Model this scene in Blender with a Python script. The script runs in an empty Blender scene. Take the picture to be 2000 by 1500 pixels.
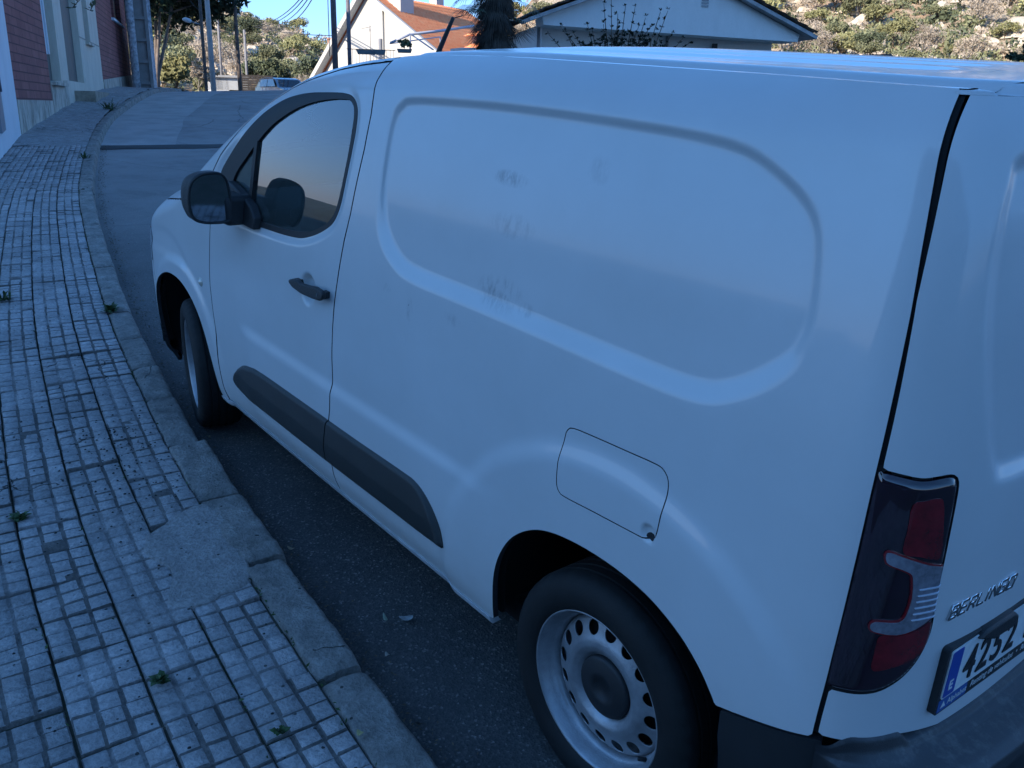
import bpy, bmesh, math, random
import numpy as np
from mathutils import Matrix, Vector
R_=math.radians
# ------------------------------------------------------------------ camera, sky, sun
SC=bpy.context.scene
# the street climbs 4 degrees away from the camera: "street frame" -> world
RG=np.array([[0.99757467,0.00300693,-0.06953948],[0.0,0.99906643,0.04320028],[0.06960446,-0.0430955,0.99664336]])
CAM=np.array([-1.22904,2.19061,1.84332])          # camera in the street frame
CM=np.array([[-0.62551999,-0.77960409,0.03069537],[-0.30820916,0.21076803,-0.92767664],[0.71675090,-0.58974088,-0.37212074]])
FPX=1717.5
CW=RG@CAM; AX=(CM@RG.T)                            # rows: right, down, forward in world
cd=bpy.data.cameras.new('camera'); cam=bpy.data.objects.new('camera',cd); SC.collection.objects.link(cam)
cd.sensor_width=36; cd.lens=FPX/2000*36; cd.clip_start=.05; cd.clip_end=4000
m=Matrix.Identity(4)
for i in range(3):
    m[i][0]=AX[0][i]; m[i][1]=-AX[1][i]; m[i][2]=-AX[2][i]; m[i][3]=CW[i]
cam.matrix_world=m; SC.camera=cam
SUN_AZ=R_(100); SUN_EL=R_(25)
w=bpy.data.worlds.new('World'); SC.world=w; w.use_nodes=True
nt=w.node_tree; nt.nodes.clear()
sky=nt.nodes.new('ShaderNodeTexSky'); sky.sky_type='NISHITA'; sky.sun_disc=False
sky.sun_elevation=SUN_EL; sky.sun_rotation=math.pi/2-SUN_AZ; sky.air_density=1.0; sky.dust_density=.35; sky.ozone_density=1.2; sky.altitude=100
mix=nt.nodes.new('ShaderNodeMix'); mix.data_type='RGBA'; mix.blend_type='MULTIPLY'; mix.inputs[0].default_value=1
mix.inputs[7].default_value=(.345,.67,1.0,1)
bg=nt.nodes.new('ShaderNodeBackground'); bg.inputs[1].default_value=.15
out=nt.nodes.new('ShaderNodeOutputWorld')
tcw=nt.nodes.new('ShaderNodeTexCoord'); sepw=nt.nodes.new('ShaderNodeSeparateXYZ'); nt.links.new(tcw.outputs['Generated'],sepw.inputs[0])
rw=nt.nodes.new('ShaderNodeValToRGB'); rw.color_ramp.elements[0].position=.02; rw.color_ramp.elements[0].color=(.76,.50,.64,1); rw.color_ramp.elements[1].position=.34; rw.color_ramp.elements[1].color=(1.0,1.0,1.0,1)
e3=rw.color_ramp.elements.new(.92); e3.color=(.62,.60,.60,1)
mx0=nt.nodes.new('ShaderNodeMix'); mx0.data_type='RGBA'; mx0.blend_type='MULTIPLY'; mx0.inputs[0].default_value=1
nt.links.new(sepw.outputs[2],rw.inputs[0]); nt.links.new(sky.outputs[0],mx0.inputs[6]); nt.links.new(rw.outputs[0],mx0.inputs[7]); nt.links.new(mx0.outputs[2],mix.inputs[6]); nt.links.new(mix.outputs[2],bg.inputs[0]); nt.links.new(bg.outputs[0],out.inputs[0])
sl=bpy.data.lights.new('sun','SUN'); sl.energy=3.0; sl.angle=R_(.53); sl.color=(1.0,.87,.70)
so=bpy.data.objects.new('sun',sl); SC.collection.objects.link(so)
sd=Vector((math.cos(SUN_EL)*math.cos(SUN_AZ),math.cos(SUN_EL)*math.sin(SUN_AZ),math.sin(SUN_EL)))
so.rotation_euler=sd.to_track_quat('Z','Y').to_euler()
SC.view_settings.view_transform='Standard'; SC.view_settings.look='None'; SC.view_settings.exposure=1.46; SC.view_settings.gamma=1

# ------------------------------------------------------------------ helpers
rng=np.random.default_rng(7); random.seed(7)
def W(x,y,z=0.):
    """street frame -> world"""
    return RG@np.array([x,y,z],float)
def WN(P): return np.asarray(P,float)@RG.T
def px(u,v,R):
    """world point seen at photo pixel (u,v) at horizontal distance R"""
    r=AX.T@np.array([(u-1000)/FPX,(v-750)/FPX,1.]); return CW+r*(R/math.hypot(r[0],r[1]))
def npmesh(name,V,F,smooth=False):
    me=bpy.data.meshes.new(name); V=np.asarray(V,np.float32)
    if isinstance(F,np.ndarray):
        n,k=F.shape; me.vertices.add(len(V)); me.vertices.foreach_set('co',V.ravel())
        me.loops.add(n*k); me.loops.foreach_set('vertex_index',F.ravel().astype(np.int32))
        me.polygons.add(n); me.polygons.foreach_set('loop_start',(np.arange(n)*k).astype(np.int32))
        me.update(calc_edges=True)
    else: me.from_pydata(V.tolist(),[],[list(map(int,f)) for f in F])
    if smooth: me.polygons.foreach_set('use_smooth',np.ones(len(me.polygons),bool))
    me.update(); return me
def obj(name,me,mat=None,parent=None):
    if not isinstance(me,bpy.types.Mesh): me=me.mesh(name)
    me.name=name
    if mat is not None:
        for mm in (mat if isinstance(mat,(list,tuple)) else [mat]): me.materials.append(mm)
    o=bpy.data.objects.new(name,me); SC.collection.objects.link(o)
    if parent: o.parent=parent
    return o
def tag(o,label=None,cat=None,group=None,kind=None):
    if label:o['label']=label
    if cat:o['category']=cat
    if group:o['group']=group
    if kind:o['kind']=kind
    return o
def empty(name,loc=(0,0,0),rz=0.):
    o=bpy.data.objects.new(name,None); SC.collection.objects.link(o); o.location=[float(c) for c in loc]; o.rotation_euler=(0,0,rz); o.empty_display_size=.2; return o
class MB:
    """collects boxes, tubes, prisms, lathes into one mesh"""
    def __init__(s): s.V=[]; s.F=[]; s.S=[]
    def add(s,V,F,sm=False):
        b=len(s.V); s.V+= [tuple(map(float,v)) for v in V]; s.F+=[[i+b for i in f] for f in F]; s.S+=[sm]*len(F); return s
    def box(s,x0,x1,y0,y1,z0,z1,M=None):
        V=[(x,y,z) for x in (x0,x1) for y in (y0,y1) for z in (z0,z1)]
        if M is not None: V=[tuple(M@Vector(v)) for v in V]
        return s.add(V,[(0,1,3,2),(4,6,7,5),(0,4,5,1),(2,3,7,6),(0,2,6,4),(1,5,7,3)])
    def obox(s,c,sx,sy,sz,rz=0,rx=0):
        M=Matrix.Translation(Vector(c))@Matrix.Rotation(rz,4,'Z')@Matrix.Rotation(rx,4,'X')
        return s.box(-sx/2,sx/2,-sy/2,sy/2,-sz/2,sz/2,M)
    def tube(s,P,r,n=8,cap=True):
        P=[np.array(p,float) for p in P]; rr=r if isinstance(r,(list,tuple)) else [r]*len(P); V=[]; up=np.array([.123,.31,.94])
        for i,p in enumerate(P):
            t=P[min(i+1,len(P)-1)]-P[max(i-1,0)]; t=t/np.linalg.norm(t)
            a=np.cross(t,up); 
            if np.linalg.norm(a)<.1: a=np.cross(t,[1,0,0])
            a/=np.linalg.norm(a); b=np.cross(t,a)
            for k in range(n):
                q=2*math.pi*k/n; V.append(p+rr[i]*(math.cos(q)*a+math.sin(q)*b))
        F=[(i*n+k,i*n+(k+1)%n,(i+1)*n+(k+1)%n,(i+1)*n+k) for i in range(len(P)-1) for k in range(n)]
        if cap: F+=[tuple(range(n))[::-1],tuple((len(P)-1)*n+k for k in range(n))]
        return s.add(V,F,True)
    def prism(s,poly,fn,z0,z1):
        """poly in 2-D, fn(x,y,h)->3-D, between heights z0,z1"""
        n=len(poly); V=[fn(x,y,z0) for x,y in poly]+[fn(x,y,z1) for x,y in poly]
        return s.add(V,[tuple(range(n))[::-1],tuple(range(n,2*n))]+[(i,(i+1)%n,n+(i+1)%n,n+i) for i in range(n)])
    def lathe(s,prof,n=64,M=None):
        """prof: (radius, y) pairs turned about the Y axis"""
        V=[]
        for r,y in prof:
            for k in range(n):
                q=2*math.pi*k/n; V.append((r*math.cos(q),y,r*math.sin(q)))
        if M is not None: V=[tuple(M@Vector(v)) for v in V]
        return s.add(V,[(i*n+k,i*n+(k+1)%n,(i+1)*n+(k+1)%n,(i+1)*n+k) for i in range(len(prof)-1) for k in range(n)],True)
    def mesh(s,name='m'):
        me=bpy.data.meshes.new(name); me.from_pydata(s.V,[],s.F); me.polygons.foreach_set('use_smooth',s.S); me.update(); return me
def fixn(o):
    bm=bmesh.new(); bm.from_mesh(o.data); bmesh.ops.recalc_face_normals(bm,faces=bm.faces); bm.to_mesh(o.data); bm.free(); return o
def bevel(o,w,seg=2,ang=35):
    b=o.modifiers.new('bevel','BEVEL'); b.width=w; b.segments=seg; b.limit_method='ANGLE'; b.angle_limit=R_(ang)
    for p in o.data.polygons: p.use_smooth=True
    o.data.set_sharp_from_angle(angle=R_(40)) if hasattr(o.data,'set_sharp_from_angle') else None
    return o

# ------------------------------------------------------------------ materials
def mat(name,col=(.5,.5,.5),rough=.6,metal=0,coat=0,bump=0,bscale=40,var=0,vscale=6,col2=None,spec=.5,trans=0,alpha=1,detail=4,coatr=.03):
    m=bpy.data.materials.new(name); m.use_nodes=True; n=m.node_tree.nodes; l=m.node_tree.links; b=n['Principled BSDF']
    b.inputs['Base Color'].default_value=(*col,1); b.inputs['Roughness'].default_value=rough; b.inputs['Metallic'].default_value=metal
    b.inputs['Coat Weight'].default_value=coat; b.inputs['Coat Roughness'].default_value=coatr; b.inputs['Specular IOR Level'].default_value=spec
    b.inputs['Transmission Weight'].default_value=trans; b.inputs['Alpha'].default_value=alpha
    tc=n.new('ShaderNodeTexCoord')
    if var or col2:
        t=n.new('ShaderNodeTexNoise'); t.inputs['Scale'].default_value=vscale; t.inputs['Detail'].default_value=detail; t.inputs['Roughness'].default_value=.65
        l.new(tc.outputs['Object'],t.inputs['Vector'])
        r=n.new('ShaderNodeValToRGB'); c2=col2 or tuple(c*(1-var) for c in col); c1=col if col2 else tuple(min(1,c*(1+var)) for c in col)
        r.color_ramp.elements[0].position=.35; r.color_ramp.elements[1].position=.65
        r.color_ramp.elements[0].color=(*c2,1); r.color_ramp.elements[1].color=(*c1,1)
        l.new(t.outputs[0],r.inputs[0]); l.new(r.outputs[0],b.inputs['Base Color'])
    if bump:
        t2=n.new('ShaderNodeTexNoise'); t2.inputs['Scale'].default_value=bscale; t2.inputs['Detail'].default_value=6
        l.new(tc.outputs['Object'],t2.inputs['Vector'])
        bp=n.new('ShaderNodeBump'); bp.inputs['Strength'].default_value=bump; bp.inputs['Distance'].default_value=.01
        l.new(t2.outputs[0],bp.inputs['Height']); l.new(bp.outputs[0],b.inputs['Normal'])
    return m
class NG:
    """tiny node helper"""
    def __init__(s,m): s.m=m; s.n=m.node_tree.nodes; s.l=m.node_tree.links; s.b=s.n['Principled BSDF']
    def new(s,t,**k):
        x=s.n.new('ShaderNode'+t)
        for a,v in k.items(): setattr(x,a,v)
        return x
    def lk(s,a,b): s.l.new(a,b)
    def math(s,op,a,b=None,clamp=False):
        x=s.new('Math',operation=op,use_clamp=clamp)
        for i,q in enumerate((a,b)):
            if q is None: continue
            if isinstance(q,(int,float)): x.inputs[i].default_value=q
            else: s.lk(q,x.inputs[i])
        return x.outputs[0]
    def mixc(s,f,a,b,mode='MIX'):
        x=s.new('Mix',data_type='RGBA',blend_type=mode)
        for i,q in ((0,f),(6,a),(7,b)):
            if isinstance(q,(int,float)): x.inputs[i].default_value=q
            elif isinstance(q,tuple): x.inputs[i].default_value=(*q,1)
            else: s.lk(q,x.inputs[i])
        return x.outputs[2]
    def noise(s,vec,scale,detail=4,rough=.6):
        t=s.new('TexNoise'); t.inputs['Scale'].default_value=scale; t.inputs['Detail'].default_value=detail; t.inputs['Roughness'].default_value=rough
        s.lk(vec,t.inputs['Vector']); return t.outputs[0]
    def ramp(s,f,stops):
        r=s.new('ValToRGB'); e=r.color_ramp.elements
        while len(e)<len(stops): e.new(.5)
        for q,(p,c) in zip(e,stops): q.position=p; q.color=(*c,1) if isinstance(c,tuple) else (c,c,c,1)
        s.lk(f,r.inputs[0]); return r.outputs[0]
    def bump(s,h,strength,dist=.01,normal=None):
        x=s.new('Bump'); x.inputs['Strength'].default_value=strength; x.inputs['Distance'].default_value=dist; s.lk(h,x.inputs['Height'])
        if normal is not None: s.lk(normal,x.inputs['Normal'])
        return x.outputs[0]

def paint_material():
    m=mat('white_paint',(.80,.81,.82),.38,0,.45); g=NG(m); m.node_tree.nodes['Principled BSDF'].inputs['Coat Roughness'].default_value=.045
    tc=g.new('TexCoord').outputs['Object']
    n1=g.noise(tc,2.2,5,.6); n2=g.noise(tc,23,5,.7)
    film=g.ramp(n1,[(.35,(.63,.625,.62)),(.75,(.575,.57,.56))])
    # dusty film low on the body
    sep=g.new('SeparateXYZ'); g.lk(tc,sep.inputs[0]); X,Y,Z=sep.outputs
    low=g.math('MULTIPLY',g.math('SUBTRACT',.62,Z,True),1.6,True)
    lown=g.math('MULTIPLY',low,g.ramp(n2,[(.3,.2),(.7,1.)]),True)
    col=g.mixc(lown,film,(.52,.50,.46))
    # scuffs: (x,z,rx,rz,strength)
    tot=None
    for cx,cz,rx,rz,st in [(.475,1.508,.075,.022,1.),(.44,1.40,.10,.035,.6),(.45,1.23,.10,.05,.8),(.34,1.215,.04,.02,.7),(.82,1.097,.018,.04,.6),(.178,1.565,.04,.035,.35),(.62,1.12,.05,.02,.4),(.95,1.13,.03,.015,.4)]:
        dx=g.math('DIVIDE',g.math('SUBTRACT',X,cx),rx); dz=g.math('DIVIDE',g.math('SUBTRACT',Z,cz),rz)
        d=g.math('SUBTRACT',1.,g.math('ADD',g.math('MULTIPLY',dx,dx),g.math('MULTIPLY',dz,dz)),True)
        d=g.math('MULTIPLY',d,st); tot=d if tot is None else g.math('MAXIMUM',tot,d)
    mp=g.new('Mapping'); mp.inputs['Scale'].default_value=(34,3,13); mp.inputs['Rotation'].default_value=(0,.2,0); g.lk(tc,mp.inputs[0])
    sc=g.noise(mp.outputs[0],1.5,5,.75)
    scm=g.math('MULTIPLY',g.math('MULTIPLY',tot,g.math('GREATER_THAN',Y,0)),g.ramp(sc,[(.44,0.),(.66,1.)]))
    col=g.mixc(g.math('MULTIPLY',scm,.62),col,(.10,.10,.11))
    # specks
    v=g.new('TexVoronoi'); v.inputs['Scale'].default_value=7.; g.lk(tc,v.inputs['Vector'])
    sp=g.math('LESS_THAN',v.outputs['Distance'],.016); rnd=g.new('SeparateColor'); g.lk(v.outputs['Color'],rnd.inputs[0])
    sp=g.math('MULTIPLY',sp,g.math('GREATER_THAN',rnd.outputs[0],.62))
    col=g.mixc(g.math('MULTIPLY',sp,.7),col,(.08,.07,.07))
    g.lk(col,g.b.inputs['Base Color'])
    g.lk(g.ramp(n2,[(.2,.035),(.8,.10)]),g.b.inputs['Coat Roughness'])
    # very slight orange peel
    g.lk(g.bump(g.noise(tc,1.3,1,.3),.12,.02),g.b.inputs['Coat Normal'])
    return m
# ------------------------------------------------------------------ van shell
ZK=[.0,.20,.262,.275,.35,.50,.65,.80,.95,1.10,1.30,1.50,1.65,1.80,1.9]
YK=[.78,.84,.872,.884,.902,.914,.917,.916,.908,.895,.867,.831,.797,.755,.72]
XT=[-2,.55,.95,1.32,1.67,1.92,2.27,2.58,2.80,3.0,3.3,3.6,4.2]
ZT=[1.778,1.782,1.775,1.748,1.69,1.615,1.455,1.285,1.165,1.095,.99,.86,.6]
def smooth_interp(x,xs,ys):
    # monotone-ish cubic (PCHIP)
    xs=np.asarray(xs,float);ys=np.asarray(ys,float);x=np.asarray(x,float)
    h=np.diff(xs);dl=np.diff(ys)/h;m=np.zeros_like(xs)
    m[1:-1]=np.where(dl[:-1]*dl[1:]>0,2*dl[:-1]*dl[1:]/np.where(dl[:-1]+dl[1:]==0,1,dl[:-1]+dl[1:]),0)
    m[0]=dl[0];m[-1]=dl[-1]
    xc=np.clip(x,xs[0],xs[-1]);i=np.clip(np.searchsorted(xs,xc)-1,0,len(h)-1);t=(xc-xs[i])/h[i]
    return (2*t**3-3*t**2+1)*ys[i]+(t**3-2*t**2+t)*h[i]*m[i]+(-2*t**3+3*t**2)*ys[i+1]+(t**3-t**2)*h[i]*m[i+1]
def _plan():
    ts=np.linspace(0,1,400)
    xs=np.linspace(3.0,-.45,700)
    side=np.stack([xs,.915-.007*np.clip(xs-1.2,0,9)**2-.02*np.clip(.2-xs,0,9)**2],1)
    th=np.linspace(0,np.pi/2,500)
    n=2.7;y0=side[0,1];fr=np.stack([3.0+.68*np.cos(th)**(2/n),y0*np.sin(th)**(2/n)],1)
    n=4.2;y1=side[-1,1];re=np.stack([-.45-.285*np.sin(th)**(2/n),y1*np.cos(th)**(2/n)],1)
    P=np.concatenate([fr[:-1],side,re[1:]]);s=np.concatenate([[0],np.cumsum(np.hypot(*np.diff(P,axis=0).T))])
    # a = x at x=1.2
    k=np.argmin(np.abs(P[:,0]-1.2));a=1.2+(s[k]-s)
    S2=np.linspace(s[0],s[-1],1400);P=np.stack([np.interp(S2,s,P[:,0]),np.interp(S2,s,P[:,1])],1);a=1.2+(s[k]-S2)
    for _ in range(6):P[1:-1]=(P[:-2]+2*P[1:-1]+P[2:])/4
    T=np.gradient(P,axis=0);T/=np.linalg.norm(T,axis=1)[:,None];N=np.stack([-T[:,1],T[:,0]],1)
    if N[700,1]<0:N=-N
    return a[::-1].copy(),P[::-1].copy(),N[::-1].copy()
PA,PP,PN=_plan()
def body(a,z,off=0.):
    """surface point of the van's shell: a = run along the plan outline (equals x on the side), z = height"""
    a=np.asarray(a,float);z=np.asarray(z,float)
    bx=np.interp(a,PA,PP[:,0]);by=np.interp(a,PA,PP[:,1]);nx=np.interp(a,PA,PN[:,0]);ny=np.interp(a,PA,PN[:,1])
    ds=.917-smooth_interp(z,ZK,YK)
    d=smooth_interp(a,XT,ZT)-z
    roll=.085*np.clip(1-d/.11,0,1.3)**2.2
    tr=np.clip((-.05-a)/.5,0,1); tr=tr*tr*(3-2*tr)
    ds=ds+roll*(1-.6*tr)
    dr=smooth_interp(z,[0,.3,.6,1.0,1.55,1.70,1.78,1.9],[.03,.03,.0,.0,.0,.012,.035,.10])
    df=smooth_interp(z,[0,.3,.6,.8,1.0,1.15],[.10,.03,.0,.03,.13,.3])
    w=np.clip(-nx,0,1)**1.2;wf=np.clip(nx,0,1)**1.2
    dd=dr*w+df*wf-off; by=by*(1-ds/.912)
    lean=smooth_interp(z,[0,1.0,1.3,1.55,1.70,1.78,1.9],[0,0,.012,.030,.048,.058,.075])*(lambda t:t*t*(3-2*t))(np.clip((-.10-a)/.6,0,1))
    return np.stack([bx-nx*dd+lean,by-ny*dd,z+0*a],-1)
def smooth_closed(P,k=6):
    P=np.array(P,float); n=len(P); out=[]
    for i in range(n):
        p0,p1,p2,p3=P[i-1],P[i],P[(i+1)%n],P[(i+2)%n]
        for j in range(k):
            t=j/k; out.append(.5*((2*p1)+(-p0+p2)*t+(2*p0-5*p1+4*p2-p3)*t*t+(-p0+3*p1-3*p2+p3)*t**3))
    return np.array(out)
def sdf(P,A,Z):
    """signed distance to a closed polygon, negative inside"""
    P=np.asarray(P,float); sh=A.shape; a=A.ravel(); z=Z.ravel(); d=np.full(a.shape,1e9); ins=np.zeros(a.shape,bool)
    for i in range(len(P)):
        p=P[i]; q=P[(i+1)%len(P)]; e=q-p; w0=a-p[0]; w1=z-p[1]; t=np.clip((w0*e[0]+w1*e[1])/(e@e+1e-12),0,1)
        d=np.minimum(d,(w0-t*e[0])**2+(w1-t*e[1])**2)
        c=(p[1]>z)!=(q[1]>z)
        if abs(e[1])>1e-9: ins^=c&(a<(q[0]-p[0])*(z-p[1])/(q[1]-p[1])+p[0])
    return (np.sqrt(d)*np.where(ins,-1,1)).reshape(sh)
def sst(x): x=np.clip(x,0,1); return x*x*(3-2*x)
def rmp(x,r=.18):
    """straight ramp 0..1 with softly rounded ends"""
    x=np.asarray(x,float); f=lambda t: np.where(t<-r,0,np.where(t>r,t,(t+r)**2/(4*r))); return f(x)-f(x-1)
PANEL=smooth_closed([(1.046,1.34),(1.051,1.487),(1.043,1.602),(1.012,1.645),(.955,1.665),(.724,1.676),(.514,1.681),(.242,1.681),(.015,1.677),(-.118,1.67),(-.209,1.656),(-.289,1.626),(-.352,1.593),(-.388,1.56),(-.410,1.515),(-.424,1.447),(-.429,1.395),(-.427,1.348),(-.417,1.304),(-.385,1.262),(-.335,1.22),(-.275,1.186),(-.228,1.171),(-.16,1.165),(-.064,1.165),(.178,1.168),(.368,1.171),(.584,1.172),(.80,1.173),(.90,1.185),(.985,1.228),(1.03,1.28)],4)
DOORPANEL=smooth_closed([(-.735,1.69),(-.712,1.64),(-.705,1.56),(-.716,1.465),(-.740,1.375),(-.775,1.281),(-.825,1.17),(-.86,1.135),(-.944,1.13),(-1.2,1.13),(-1.36,1.14),(-1.40,1.2),(-1.40,1.5),(-1.38,1.67),(-1.3,1.71),(-1.0,1.72),(-.88,1.715)],4)
ARCH=smooth_closed([(.425,.208),(.385,.298),(.374,.379),(.366,.453),(.347,.525),(.312,.592),(.268,.643),(.209,.685),(.148,.71),(.073,.724),(-.01,.729),(-.095,.725),(-.17,.711),(-.23,.689),(-.287,.657),(-.334,.617),(-.363,.582),(-.385,.545),(-.405,.45),(-.41,.34),(-.42,.2),(-.30,.1),(.3,.1)],3)
FARCH=smooth_closed([(3.17,.40),(3.165,.50),(3.137,.59),(3.071,.675),(2.965,.73),(2.845,.752),(2.706,.742),(2.575,.688),(2.484,.603),(2.425,.48),(2.395,.36),(2.375,.22),(2.6,.1),(3.0,.1),(3.17,.2)],4)
WIN=smooth_closed([(2.262,1.296),(2.17,1.378),(2.083,1.445),(1.99,1.508),(1.904,1.555),(1.80,1.594),(1.70,1.617),(1.58,1.634),(1.43,1.645),(1.34,1.648),(1.285,1.64),(1.250,1.61),(1.240,1.56),(1.243,1.50),(1.262,1.38),(1.278,1.31),(1.31,1.258),(1.36,1.225),(1.42,1.198),(1.48,1.178),(1.544,1.163),(1.665,1.152),(1.794,1.146),(1.90,1.142),(2.031,1.14),(2.15,1.143),(2.21,1.155),(2.25,1.19),(2.27,1.245)],4)
GLASS=smooth_closed([(2.130,1.287),(2.03,1.372),(1.94,1.438),(1.85,1.497),(1.76,1.54),(1.66,1.577),(1.56,1.603),(1.46,1.62),(1.36,1.630),(1.295,1.627),(1.268,1.60),(1.262,1.55),(1.268,1.46),(1.285,1.36),(1.305,1.295),(1.345,1.253),(1.40,1.225),(1.475,1.198),(1.586,1.180),(1.72,1.169),(1.888,1.163),(2.05,1.160),(2.12,1.165),(2.15,1.20)],4)
DOORP=[(1.205,1.748),(1.178,1.71),(1.160,1.66),(1.155,1.60),(1.163,1.50),(1.182,1.40),(1.199,1.30),(1.221,1.217),(1.243,1.098),(1.259,1.01),(1.268,.92),(1.272,.814),(1.272,.705),(1.281,.63),(1.300,.56),(1.31,.47),(1.303,.40),(1.296,.298),(2.305,.298),(2.322,.36),(2.335,.51),(2.36,.70),(2.367,.80),(2.363,.90),(2.352,1.01),(2.343,1.10),(2.352,1.22),(2.345,1.275),(2.27,1.352),(2.10,1.478),(1.94,1.575),(1.80,1.634),(1.66,1.675),(1.50,1.710),(1.36,1.731)]
FUEL=smooth_closed([(.133,.965),(.128,.984),(.109,.996),(.04,1.001),(-.06,1.005),(-.145,1.008),(-.168,1.002),(-.182,.984),(-.186,.945),(-.184,.88),(-.178,.854),(-.158,.841),(-.12,.838),(.0,.833),(.095,.828),(.12,.832),(.132,.852),(.135,.91)],3)
TRIM=smooth_closed([(2.170,.452),(2.152,.485),(2.11,.516),(2.05,.547),(1.96,.572),(1.85,.584),(1.478,.589),(1.10,.590),(.828,.594),(.756,.592),(.706,.574),(.66,.535),(.618,.478),(.600,.440),(.612,.426),(.70,.422),(.874,.419),(1.35,.416),(1.78,.415),(2.05,.410),(2.11,.412),(2.155,.427)],4)
LAMP=smooth_closed([(-.600,1.160),(-.610,1.171),(-.638,1.169),(-.675,1.164),(-.707,1.167),(-.730,1.168),(-.744,1.159),(-.750,1.135),(-.756,1.05),(-.766,.93),(-.775,.855),(-.764,.805),(-.738,.768),(-.70,.744),(-.667,.736),(-.63,.735),(-.60,.738),(-.597,.76),(-.600,.95)],4)
def disp(A,Z):
    A=np.asarray(A,float);Z=np.asarray(Z,float); d=np.zeros(np.broadcast(A,Z).shape); A,Z=np.broadcast_arrays(A,Z)
    m=(A>-.5)&(A<1.15)&(Z>1.1)&(Z<1.75)
    if m.any():
        f=sdf(PANEL,A[m],Z[m]); bw=.017+.022*sst((1.42-Z[m])/.15)
        d[m]-=(.0115+.0035*sst((1.42-Z[m])/.15))*rmp(-(f+.002)/bw,.12)
    m=(A<-.66)
    if m.any(): d[m]-=.015*rmp(-sdf(DOORPANEL,A[m],Z[m])/.03)
    # lower body swells outward below a soft ledge, and arch flares
    d+=.012*rmp((.728-Z)/.036,.3)*sst((2.10-A)/.16)*sst((A-.30)/.35)*sst((Z-.28)/.10)
    r=np.hypot((A+.03)/1.05,(Z-.34)); d+=.013*rmp((.635-r)/.045,.3)*sst((A+.62)/.2)
    r=np.hypot(A-2.775,Z-.36); d+=.013*rmp((.49-r)/.035,.3)*sst((3.3-A)/.2)
    r=np.hypot((A-2.95)/1.5,Z-.70); d-=.006*sst((.26-r)/.05)*sst((Z-.80)/.05)
    # shoulder softening under the side window
    m=(A>1.1)&(A<2.45)&(Z>1.0)&(Z<1.75)
    if m.any():
        f=sdf(WIN,A[m],Z[m]); d[m]-=.007*sst((.030-f)/.030)
    # handle scoop
    r=np.hypot((A-1.448)/1.0,Z-1.008); d-=.020*sst((.060-r)/.030)
    # fuel flap finger notch
    r=np.hypot(A+.160,Z-.856); d-=.010*sst((.022-r)/.010)
    return d
def shell(A,Z,off=0.): return body(A,Z,disp(A,Z)+off)
def clip_grid(phi,A,Z):
    """keep the part of a regular grid where phi<0, with a crisp edge; returns (a,z) points and faces (outward order)"""
    na,nz=A.shape; ins=phi<0; idx=-np.ones(A.shape,int); idx[ins]=np.arange(ins.sum())
    pts=[np.stack([A[ins],Z[ins]],1)]; extra=[]; F=[]
    c=ins[:-1,:-1].astype(int)+ins[1:,:-1]+ins[1:,1:]+ins[:-1,1:]
    I,J=np.nonzero(c==4); F=np.stack([idx[I,J],idx[I,J+1],idx[I+1,J+1],idx[I+1,J]],1).tolist()
    nb=int(ins.sum()); ed={}
    def cut(p,q):
        k=(p,q) if p<q else (q,p)
        if k not in ed:
            a=phi[p];b=phi[q];t=min(max(a/(a-b),.03),.97); ed[k]=nb+len(extra); extra.append((A[p]+t*(A[q]-A[p]),Z[p]+t*(Z[q]-Z[p])))
        return ed[k]
    I,J=np.nonzero((c>0)&(c<4))
    for i,j in zip(I.tolist(),J.tolist()):
        cs=[(i,j),(i,j+1),(i+1,j+1),(i+1,j)]; f=[]
        for k in range(4):
            p,q=cs[k],cs[(k+1)%4]
            if ins[p]: f.append(int(idx[p]))
            if ins[p]!=ins[q]: f.append(cut(p,q))
        if len(f)>2: F.append(f)
    if extra: pts.append(np.array(extra))
    return np.concatenate(pts),F
def sheet(name,region,box,res,mat,parent,surf=shell,off=0.,rim=.018,smooth=True):
    a0,a1,z0,z1=box; na=max(3,int((a1-a0)/res)+1); nz=max(3,int((z1-z0)/res)+1)
    A,Z=np.meshgrid(np.linspace(a0,a1,na),np.linspace(z0,z1,nz),indexing='ij')
    P,F=clip_grid(region(A,Z),A,Z)
    V=surf(P[:,0],P[:,1],off); n=len(V); sm=[True]*len(F)
    if rim:
        cnt={}
        for f in F:
            for k in range(len(f)):
                e=(f[k],f[(k+1)%len(f)]); cnt[e]=1
        bd=[e for e in cnt if (e[1],e[0]) not in cnt]
        bv=sorted({i for e in bd for i in e}); mp={b:i for i,b in enumerate(bv)}
        Q=P[bv]; r1=surf(Q[:,0],Q[:,1],off); r2=surf(Q[:,0],Q[:,1],off-rim); nb=len(bv)
        V=np.concatenate([V,r1,r2])
        nf=len(F)
        for u,v in bd: F.append([n+mp[v],n+mp[u],n+nb+mp[u],n+nb+mp[v]]); sm.append(True)
    me=bpy.data.meshes.new(name); me.from_pydata(V.tolist(),[],F); me.polygons.foreach_set('use_smooth',sm); me.update()
    o=obj(name,me,mat,parent)
    if rim and mat is PAINT:
        me.materials.append(GAPM); me.polygons.foreach_set('material_index',[0]*nf+[1]*(len(F)-nf))
    return o
def inter(*f): return lambda A,Z: np.maximum.reduce([g(A,Z) for g in f])
def poly(P,grow=0.): P=np.array(P); return lambda A,Z: sdf(P,A,Z)-grow
def minus(P,grow=0.): P=np.array(P); return lambda A,Z: -(sdf(P,A,Z)-grow)
def ztop(a): return smooth_interp(a,XT,ZT)
below=lambda A,Z: Z-ztop(A)
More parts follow.
